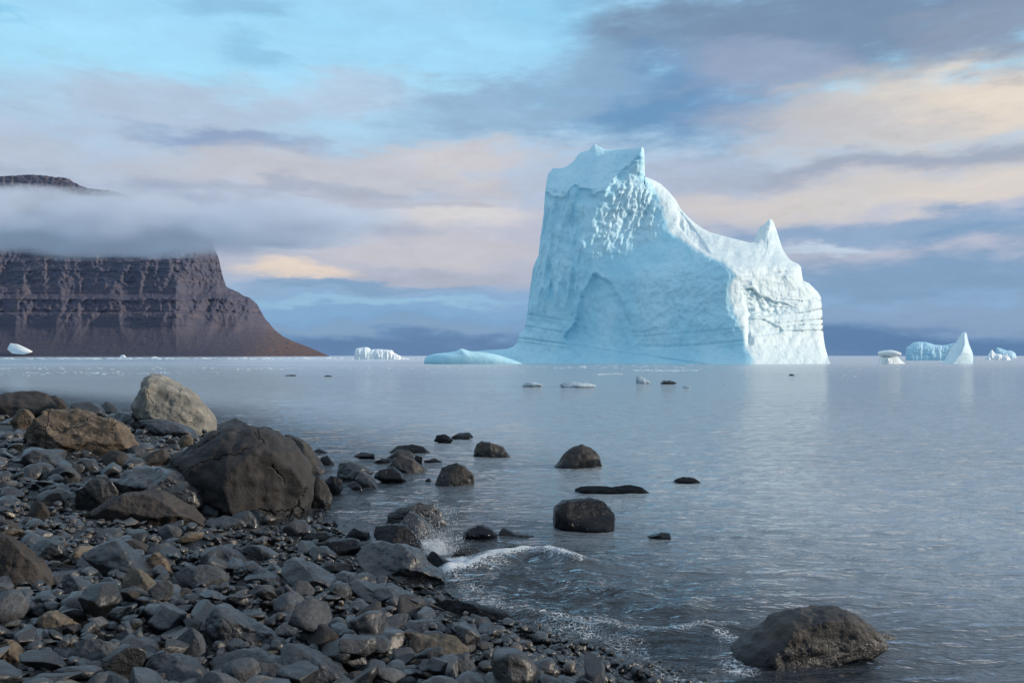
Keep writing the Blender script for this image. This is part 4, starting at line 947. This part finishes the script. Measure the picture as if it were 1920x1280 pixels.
wall_solid('iceberg', [(664,675),(664.5,668),(665.5,658),(668,653),(676,651.5),(686,650.5),(691,652),(695,655.5),(704,654),(716,654.5),(727,655.5),(735,656),(739,661),(746,665),(751,667),(752,670),(765,671),(769,675)], 674.2, 420, 16, ICEW, 12, 'low flat-topped white iceberg between the mountain foot and the giant berg', flute=1.6, rough=1.6)
ib = link('iceberg', None, loc=((1672 - U0) / FOC * 186, 186, 0))
tag(ib, 'small mushroom-shaped iceberg with a flat overhanging cap', 'iceberg')
ice_solid('ice_cap', [(1648,662),(1650,659),(1657,657),(1667,656),(1680,658.5),(1687,661.5),(1688,665),(1683,667),(1668,667.5),(1652,667)], 185.5, ICEW, 13, D=.38, parent=ib, ext=0, facets=0, amp=.02)
wall_solid('ice_stem', [(1648,684),(1648.5,676),(1650,670),(1653,666),(1680,665),(1686,668),(1689,672),(1695,677),(1703,680),(1709,684)], 682, 186, 12, ICEW, 14, parent=ib, ridge=[(1662, 660), (1668, 684)], slope=.35)
wall_solid('iceberg', [(1698,674),(1698.2,666),(1698.6,653),(1701,649),(1704,649),(1708,645),(1713,641.5),(1722,640.5),(1734,641),(1743,643),(1752,646),(1766,647),(1775,646.5),(1783,644),(1792,643),(1799,655),(1800,674)], 671.5, 330, 16, ICEB, 15, 'long pale blue wall-like iceberg behind the white fin', flute=1.2, rough=1.4)
wall_solid('iceberg', [(1757,684),(1766,679),(1772,674),(1776,662),(1780,650),(1788,645),(1793,640),(1798,632),(1803,624.5),(1806,622.5),(1810,622.5),(1812.5,625),(1814,633),(1817,645),(1822,657),(1825.5,667),(1827,676),(1826,684)], 682, 190, 22, ICEF, 16, 'slim fin-shaped iceberg with one blue and one white side', ridge=[(1811, 620), (1809, 645), (1803, 662), (1785, 684)], slope=.75, rough=.5)
wall_solid('iceberg', [(1847,675),(1849,669),(1853,665),(1858,656.5),(1860,656),(1864,661),(1868,663.5),(1876,663),(1880,666),(1889,665),(1892,669),(1895,675)], 672.5, 360, 9, ICEW, 17, 'little jagged white iceberg with a small pointed peak', rough=2.2)
wall_solid('iceberg', [(1866,671),(1867.5,660),(1869,651),(1878,653.5),(1886,656.5),(1896,657),(1903,661),(1905,666),(1906,671)], 669.5, 700, 9, ICEB, 18, 'faint tilted blue slab iceberg, farthest off')

GROW = [([(978,724),(985,718),(998,717),(1008,719),(1024,721),(1000,726)], 'growler', 'small ragged ice lump with a dark stain floating before the giant berg', 'w'),
        ([(1045,724),(1064,715),(1078,716),(1092,718),(1118,718),(1117,725),(1080,727)], 'growler', 'low clear ice floe with a grey end floating before the giant berg', 'w'),
        ([(1193,718),(1194,703),(1203,707),(1218,716),(1205,720)], 'growler', 'small white ice shard sticking up like a sail', 'w'),
        ([(1238,719),(1245,713),(1258,714),(1270,717),(1255,721)], 'growler', 'dark grey ice lump beside the sail-like shard', 'd'),
        ([(1278,727),(1285,723),(1293,724),(1294,728)], 'growler', 'tiny white ice chip nearest the shore below the dark lump', 'w'),
        ([(1478,704),(1484,701),(1490,703),(1484,705)], 'growler', 'tiny dark ice lump alone on the water below the sunlit block', 'd'),
        ([(606,706),(614,703),(624,705),(614,707)], 'growler', 'dark flat ice lump on the water below the mountain foot', 'd'),
        ([(532,705),(540,702),(556,703),(552,706)], 'growler', 'dark broken ice lump farther along towards the beach', 'd'),
        ([(1352,722),(1360,719),(1368,722)], 'growler', 'tiny pale ice chip seaward of the dark lump', 'w')]
m_dk = rock_mat('dirty_ice', (0.05, 0.055, 0.06), (0.12, 0.12, 0.12), 0.4)
for k, (px, nm, lb, c) in enumerate(GROW):
    vb = max(p[1] for p in px)
    ob = ice_solid(nm, px, EYE * FOC / (vb - 1.2 - V0), m_dk if c == 'd' else ICEC, 40 + k, sub=4, label=lb, smooth=.4, amp=.10, fine=.05, facets=8, p=3.2)
    ob['category'] = 'ice lump'

# brash ice drifting in streaks
def brash(name, bands, label, seed, mat):
    r = np.random.default_rng(seed); Vs, Fs, off = [], [], 0
    V2, F2 = ico(2)
    for (u0, u1, va, vb, n, smin, smax) in bands:
        for k in range(n):
            v = r.uniform(va, vb) if r.random() < .5 else 0.5 * (va + vb) + r.normal(0, .18 * (vb - va))
            u = r.uniform(u0, u1); Y = EYE * FOC / (v - V0)
            c = np.array([(u - U0) / FOC * Y, Y, 0])
            s = (smin * (smax / smin) ** (r.random() ** 2.2)) / FOC * Y
            q = V2 * np.array([s * r.uniform(1.0, 3.0), s * r.uniform(.8, 1.6), s * r.uniform(.16, .5)]) * (1 + .35 * perlin(V2[:, 0] * 2 + k, V2[:, 1] * 2 + off % 97, V2[:, 2] * 2)[:, None])
            Vs.append(q + c); Fs.append(F2 + off); off += len(V2)
    me = mesh_np(name, np.concatenate(Vs), np.concatenate(Fs))
    return tag(link(name, me, mat), label, 'brash ice', kind='stuff')
brash('brash_ice', [(-150, 640, 671.0, 673.2, 700, .6, 3.2), (640, 800, 671.5, 673.5, 110, .6, 2.0), (1560, 2050, 671.2, 672.6, 120, .5, 1.6),
                    (-150, 560, 688, 693, 130, .6, 2.2), (-150, 240, 696, 704, 90, .6, 2.2), (150, 420, 697, 702, 50, .6, 2.6)],
      'white line of brash ice drifting along the foot of the mountain', 5, ICEW)
brash('ice_fragments', [(1000, 1340, 684, 692, 140, .6, 2.0), (1190, 1310, 693, 696, 90, .7, 3.0), (1120, 1165, 700, 702.5, 40, .7, 2.6), (1040, 1100, 688, 691, 40, .6, 2.0),
                        (560, 1000, 686, 700, 70, .5, 1.8), (1400, 1900, 684, 710, 80, .5, 1.7)],
      'scattered white ice bits floating before the giant berg', 6, ICEW)

# ------------------------------------------------------------------ mountain
MY = 3000.0
SK = np.array([(-700, 330), (-300, 320), (-120, 330), (0, 331), (60, 327), (125, 334), (150, 348), (165, 353), (215, 358), (235, 366), (300, 392), (360, 425), (398, 458), (404, 470), (410, 485), (417, 515), (424, 537), (436, 543), (448, 548), (460, 556), (470, 559), (482, 570), (490, 585), (497, 597), (506, 607), (514, 617), (530, 630), (548, 639), (572, 648), (594, 657), (612, 665), (622, 670), (630, 674)], float)
seg = np.hypot(*np.diff(SK, axis=0).T); cs = np.concatenate([[0], np.cumsum(seg)])
ss = np.linspace(0, cs[-1], 820)
mu = np.interp(ss, cs, SK[:, 0]); mv = np.interp(ss, cs, SK[:, 1])
mv = mv + 1.6 * fbm(mu / 9, mu * 0 + 1, 0, 3) * sstep(640, 560, mv)
NRm = 330
rr_ = np.linspace(0, 1, NRm)[:, None]
U = np.repeat(mu[None, :], NRm, 0); Vm = 674 + (mv[None, :] - 674) * rr_
el = 672 - Vm                                     # px above the sea, 2 m each
dist, _ = poly_dist(U, Vm, np.stack([mu, mv], -1)[::3], closed=False)
strat = el + 3.0 * fbm(U / 60, Vm / 60, 2.0, 2)
bands_ = perlin(strat / 9.0, U * 0 + .3, .7) + .6 * perlin(strat / 4.2, U * 0 + 5.3, .2)
gully = ridged(U / 34 + .25 * perlin(U / 50, Vm / 40, 1.2), Vm / 210, 4.0, 3)
butt = ridged(U / 75 + .4, Vm / 260, 14.0, 2)
cliff = sstep(55, 95, el) * (1 - 0.5 * sstep(118, 124, el) * sstep(140, 132, el))
rec = 0.95 * np.minimum(el, 60) + 0.50 * np.clip(el - 60, 0, 1e9) + 22 * sstep(112, 122, el) + 10 * sstep(84, 88, el)
rec = rec + 3.2 * bands_ * cliff * sstep(.0, .3, rr_) - (1.0 * gully + 8 * butt + 6 * ridged(U / 48 + Vm / 90, Vm / 120, 31.0, 2) * sstep(.0, .4, perlin(U / 60, Vm / 50, 6.6) + .3)) * sstep(18, 90, el) * sstep(330, 180, el) * sstep(-10, 30, dist)
rec = rec - 0.8 * gully * sstep(5, 40, el)
rec = rec + 24 * np.exp(-dist / 30.0) + 0.55 * np.clip(U - 330, 0, 400) * sstep(0, 60, el)
rec = rec + 4 * fbm(U / 8, Vm / 8, 3.0, 3) * cliff
Ym = MY + rec * 2.0
Xm = (U - U0) / FOC * Ym; Zm = EYE - (Vm - V0) / FOC * Ym
Zm[0, :] = -8
tb = np.stack([Xm[-1] * (Ym[-1] + 400) / Ym[-1] - 60, Ym[-1] + 400, Zm[-1] * .9], -1)[None]
tb2 = np.stack([Xm[-1] * (Ym[-1] + 1200) / Ym[-1] - 150, Ym[-1] + 1200, np.full(len(mu), -8.0)], -1)[None]
grid = np.concatenate([np.stack([Xm, Ym, Zm], -1), tb, tb2], 0)
NRr, NCc = grid.shape[:2]
idx = np.arange(NRr * NCc).reshape(NRr, NCc)
Q = np.stack([idx[:-1, :-1], idx[:-1, 1:], idx[1:, 1:], idx[1:, :-1]], -1).reshape(-1, 4)
m, t = newmat('layered_cliff')
pos = t.n('ShaderNodeNewGeometry').outputs['Position']
sx = t.n('ShaderNodeSeparateXYZ', ins={0: pos})
z = sx.outputs['Z']
w1 = t.noise(pos, 0.006, 5.0, .6).outputs['Fac']
w2 = t.noise(pos, 0.05, 6.0, .65).outputs['Fac']
zv = t.n('ShaderNodeCombineXYZ', ins={0: t.math('MULTIPLY', sx.outputs['X'], 0.0012), 1: 0.0, 2: t.math('MULTIPLY_ADD', w1, 0.9, t.math('MULTIPLY', z, 0.036))}).outputs[0]
sb = t.noise(zv, 1.0, 4.0, .7).outputs['Fac']
col = t.ramp(sb, [(.30, (0.082, 0.085, 0.122)), (.42, (0.140, 0.112, 0.118)), (.50, (0.095, 0.092, 0.122)), (.58, (0.190, 0.138, 0.125)), (.66, (0.105, 0.096, 0.118)), (.78, (0.150, 0.116, 0.118))])
streak = t.noise(t.vmath('MULTIPLY', pos, (0.03, 0.03, 0.004)), 1.0, 5.0, .6).outputs['Fac']
col = t.mix(t.rng(streak, .42, .62, .55, 0), col, (0.080, 0.090, 0.140))
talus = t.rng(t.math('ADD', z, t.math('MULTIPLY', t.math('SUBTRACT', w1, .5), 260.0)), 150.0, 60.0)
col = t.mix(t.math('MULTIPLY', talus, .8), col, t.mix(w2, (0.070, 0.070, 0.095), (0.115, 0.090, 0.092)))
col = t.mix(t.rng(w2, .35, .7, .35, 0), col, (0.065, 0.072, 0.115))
col = t.mix(0.38, col, (0.118, 0.122, 0.168))  # distance haze painted into the cliff colour
col = t.mix(t.math('MULTIPLY', t.rng(sx.outputs['X'], -1080.0, -880.0), t.rng(w2, .35, .6, .15, .65)), col, (0.235, 0.140, 0.098))  # rusty soil plus low-sun warmth painted into the seaward flank
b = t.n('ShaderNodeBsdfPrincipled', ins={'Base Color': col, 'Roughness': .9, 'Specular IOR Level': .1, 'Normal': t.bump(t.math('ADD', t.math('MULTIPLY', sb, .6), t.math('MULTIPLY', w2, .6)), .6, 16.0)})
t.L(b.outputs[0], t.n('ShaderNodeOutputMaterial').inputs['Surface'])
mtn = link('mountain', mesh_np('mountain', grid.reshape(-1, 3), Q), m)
tag(mtn, 'dark layered table mountain falling in cliffs to the sea, top lost in cloud', 'mountain', kind='structure')
# snow patch and beached bergy bits at its foot
def bit(name, px, Yc, label, seed, cat):
    ob = ice_solid(name, px, Yc, ICEW, seed, sub=4, label=label, smooth=.6, D=.2)
    ob['category'] = cat
bit('snow_patch', [(15,655),(20,643),(32,645),(48,652),(61,658),(45,661),(24,660)], 2995, 'white snow patch low on the dark mountain slope', 70, 'snow patch')
bit('bergy_bit', [(222,671),(228,665),(232,665),(239,671)], 900, 'small white bergy bit at the mountain foot, larger of two', 71, 'ice lump')
bit('bergy_bit', [(282,671),(287,668),(295,669),(296,672)], 900, 'small white bergy bit at the mountain foot, smaller of two', 72, 'ice lump')

# ------------------------------------------------------------------ cloud bank over the mountain
V5, F5 = ico(5)
fc_u, fc_v = 110.0, 419.0
Yf_ = 2650.0
cx, cz = (fc_u - U0) / FOC * Yf_, EYE - (fc_v - V0) / FOC * Yf_
RX, RY, RZ = 700 / FOC * Yf_, 330.0, 66 / FOC * Yf_
q = V5 * (1 + .10 * fbm(V5[:, 0] * 2.2, V5[:, 1] * 2.2, V5[:, 2] * 2.2, 3)[:, None])
me = mesh_np('cloud', q * np.array([RX, RY, RZ]), F5)
m, t = newmat('cloud_vapour')
oc = t.n('ShaderNodeTexCoord').outputs['Object']
nv = t.vmath('DIVIDE', oc, (RX, RY, RZ))
ln = t.vmath('LENGTH', nv)
nz_ = t.noise(t.vmath('MULTIPLY', oc, (.6, 1.0, 1.7)), 0.008, 6.0, .62).outputs['Fac']
big_ = t.noise(t.vmath('MULTIPLY', oc, (.8, 1.0, .8)), 0.0035, 3.0, .5).outputs['Fac']
ln = t.math('ADD', ln, t.math('MULTIPLY', t.math('SUBTRACT', big_, .5), .9))
dens = t.rng(t.math('ADD', ln, t.math('MULTIPLY', t.math('SUBTRACT', nz_, .5), 1.35)), 1.0, .5, 0.0, 0.018)
vol = t.n('ShaderNodeVolumePrincipled', ins={'Color': (0.84, 0.87, 0.93, 1), 'Density': dens, 'Anisotropy': 0.2})
t.L(vol.outputs[0], t.n('ShaderNodeOutputMaterial').inputs['Volume'])
cl = tag(link('cloud', me, m, loc=(cx, Yf_, cz)), 'grey cloud bank lying across the upper half of the mountain', 'cloud', kind='stuff')

# ------------------------------------------------------------------ sky, sun, camera
SUN = np.array([0.955, -0.05, 0.25]); SUN /= np.linalg.norm(SUN)
sel = math.asin(SUN[2]); saz = math.atan2(SUN[0], SUN[1])      # azimuth from +Y towards +X
w = bpy.data.worlds.new('World'); scene.world = w; w.use_nodes = True
t = NT(w)
d = t.n('ShaderNodeTexCoord').outputs['Generated']
sp = t.n('ShaderNodeSeparateXYZ', ins={0: d})
az = t.math('ARCTAN2', sp.outputs['X'], sp.outputs['Y']); elv = t.math('ARCSINE', sp.outputs['Z'])
ela = t.math('ABSOLUTE', elv)
cv = t.n('ShaderNodeCombineXYZ', ins={0: az, 1: ela, 2: 0.0}).outputs[0]
wn1 = t.noise(t.vmath('MULTIPLY', cv, (4.5, 15.0, 1.0)), 1.0, 6.0, .58)
wn2 = t.noise(t.vmath('MULTIPLY', cv, (13.0, 42.0, 1.0)), 1.0, 6.0, .6)
warp = t.vmath('ADD', t.vmath('MULTIPLY', t.vmath('SUBTRACT', wn1.outputs['Color'], (.5, .5, .5)), (.24, .085, 0)),
               t.vmath('MULTIPLY', t.vmath('SUBTRACT', wn2.outputs['Color'], (.5, .5, .5)), (.06, .022, 0)))
cw = t.vmath('ADD', cv, warp)
els = t.n('ShaderNodeSeparateXYZ', ins={0: cw}).outputs['Y']
A = lambda v: math.atan((V0 - v) / FOC)
stops = [(667, (104, 134, 172)), (630, (108, 142, 182)), (590, (128, 168, 206)), (560, (140, 172, 206)), (520, (178, 184, 202)), (440, (184, 188, 205)), (340, (178, 192, 214)), (260, (172, 205, 230)), (170, (166, 218, 245)), (60, (158, 214, 245)), (-60, (160, 208, 238)), (-500, (182, 206, 230)), (-2500, (198, 212, 230))]
top = A(-2500)
base = t.ramp(t.math('DIVIDE', els, top), [(max(0, A(v)) / top, lin(c)) for v, c in stops])
# general cloud cover all round
gen = t.noise(t.vmath('MULTIPLY', cw, (2.2, 6.0, 1.0)), 1.0, 5.0, .55).outputs['Fac']
col = t.mix(t.math('MULTIPLY', t.rng(gen, .46, .66), t.rng(ela, A(60), A(-300), 0, .75)), base, lin((165, 178, 200)))
BL = [(1330, 75, 320, 85, (128, 158, 190), .95), (1620, 35, 560, 120, (120, 145, 174), 1.0), (1240, 195, 330, 85, (108, 150, 190), 1.0), (1010, 50, 120, 60, (138, 200, 235), .6), (1090, 150, 130, 60, (142, 176, 206), .8),
      (1440, 128, 180, 45, (156, 170, 196), .8), (1450, 215, 180, 45, (156, 172, 198), .7), (1750, 205, 360, 85, (206, 203, 201), 1.0), (1830, 175, 190, 60, (228, 217, 204), .95), (1560, 235, 200, 40, (188, 190, 200), .6),
      (1850, 50, 190, 60, (140, 156, 180), .9), (1700, 305, 440, 24, (160, 170, 190), .9),
      (1600, 365, 480, 36, (206, 203, 203), 1.0), (1830, 360, 200, 25, (219, 210, 203), .8), (1330, 322, 170, 36, (172, 184, 204), .7), (1380, 372, 150, 28, (206, 199, 200), .6),
      (1650, 428, 480, 24, (138, 166, 198), .95), (1560, 456, 140, 9, (190, 208, 226), .9), (1830, 435, 150, 18, (124, 158, 194), .7),
      (1700, 520, 500, 50, (126, 158, 192), .95), (1750, 590, 450, 30, (140, 160, 190), .6), (1700, 648, 560, 30, (90, 126, 168), .95),
      (200, 100, 260, 55, (166, 222, 250), .7), (460, 85, 80, 30, (140, 194, 225), .7), (420, 14, 120, 22, (140, 190, 222), .7), (15, 38, 70, 18, (128, 194, 230), .7), (850, 90, 200, 60, (162, 216, 246), .6),
      (330, 205, 300, 60, (178, 194, 214), .85), (640, 175, 220, 40, (184, 202, 224), .75), (60, 285, 190, 36, (182, 194, 212), .85), (440, 256, 200, 24, (144, 166, 198), .95),
      (900, 215, 200, 62, (148, 180, 210), .9), (640, 318, 400, 44, (192, 195, 205), .95), (860, 300, 170, 28, (206, 202, 206), .8), (560, 345, 300, 14, (166, 176, 196), .7),
      (230, 385, 420, 60, (162, 175, 198), .95), (560, 420, 300, 34, (160, 170, 192), 1.0), (870, 405, 160, 46, (212, 210, 213), 1.0), (760, 372, 200, 12, (180, 184, 198), .7),
      (535, 512, 110, 22, (226, 211, 199), 1.0), (530, 464, 90, 4, (192, 212, 232), .9), (790, 478, 270, 28, (196, 195, 203), .9), (820, 527, 240, 18, (170, 176, 192), .85),
      (650, 545, 260, 11, (126, 160, 194), .85), (720, 572, 280, 8, (150, 192, 220), .8), (720, 612, 340, 13, (134, 162, 192), .7), (740, 648, 420, 22, (96, 128, 168), .95)]
fb = t.math('MULTIPLY', t.math('SUBTRACT', wn2.outputs['Fac'], .5), 1.1)
for (u, v, ru, rv, c, s) in BL:
    a0 = math.atan((u - U0) / FOC); e0 = math.atan((V0 - v) / math.hypot(FOC, u - U0))
    ka = FOC * (1 + ((u - U0) / FOC) ** 2)
    dv_ = t.vmath('DIVIDE', t.vmath('SUBTRACT', cw, (a0, e0, 0)), (1.3 * ru / ka, 1.3 * rv / FOC, 1))
    r_ = t.math('ADD', t.vmath('LENGTH', dv_), fb)
    col = t.mix(t.rng(r_, 1.0, .25, 0, s), col, lin(c))
tx = t.math('ADD', t.rng(wn2.outputs['Fac'], .3, .7, -.05, .05, False), t.rng(t.noise(t.vmath('MULTIPLY', cw, (34.0, 95.0, 1.0)), 1.0, 5.0, .6).outputs['Fac'], .3, .7, -.025, .025, False))
tx = t.math('ADD', 1.0, t.math('MULTIPLY', tx, t.rng(ela, 0.0, A(500), .45, 1.0)))
col = t.mix(1.0, col, t.n('ShaderNodeCombineXYZ', ins={0: tx, 1: tx, 2: tx}).outputs[0], 'MULTIPLY')
nish = t.n('ShaderNodeTexSky', sky_type='NISHITA', sun_disc=False, sun_elevation=sel, sun_rotation=saz, altitude=0, air_density=1.0, dust_density=1.0, ozone_density=1.5)
bg1 = t.n('ShaderNodeBackground', ins={'Color': nish.outputs[0], 'Strength': 0.10})
bg2 = t.n('ShaderNodeBackground', ins={'Color': col, 'Strength': 1.03})
ad = t.n('ShaderNodeMixShader', ins={0: 0.975})
t.L(bg1.outputs[0], ad.inputs[1]); t.L(bg2.outputs[0], ad.inputs[2])
t.L(ad.outputs[0], t.n('ShaderNodeOutputWorld').inputs['Surface'])

sl = bpy.data.lights.new('sun', 'SUN'); sl.energy = 3.4; sl.angle = math.radians(3); sl.color = (1.0, 0.86, 0.69); sl.specular_factor = 0.35
so = bpy.data.objects.new('sun', sl); COL.objects.link(so)
from mathutils import Vector
so.rotation_euler = Vector(SUN.tolist()).to_track_quat('Z', 'Y').to_euler()
so.location = (60, -10, 40)

cam = bpy.data.cameras.new('camera'); co = bpy.data.objects.new('camera', cam); COL.objects.link(co)
co.location = (0, 0, EYE); co.rotation_euler = (math.pi / 2, 0, 0)
cam.sensor_width = 36; cam.lens = 36 * FOC / 1920; cam.shift_y = (V0 - 640) / 1920
cam.clip_start = 0.05; cam.clip_end = 200000
scene.camera = co

scene.view_settings.view_transform = 'Standard'; scene.view_settings.look = 'None'; scene.view_settings.exposure = 0
scene.render.engine = 'CYCLES'
cy = scene.cycles
cy.use_denoising = True
cy.max_bounces = 8; cy.transparent_max_bounces = 12; cy.volume_bounces = 3; cy.volume_max_steps = 128
cy.caustics_reflective = False; cy.caustics_refractive = False
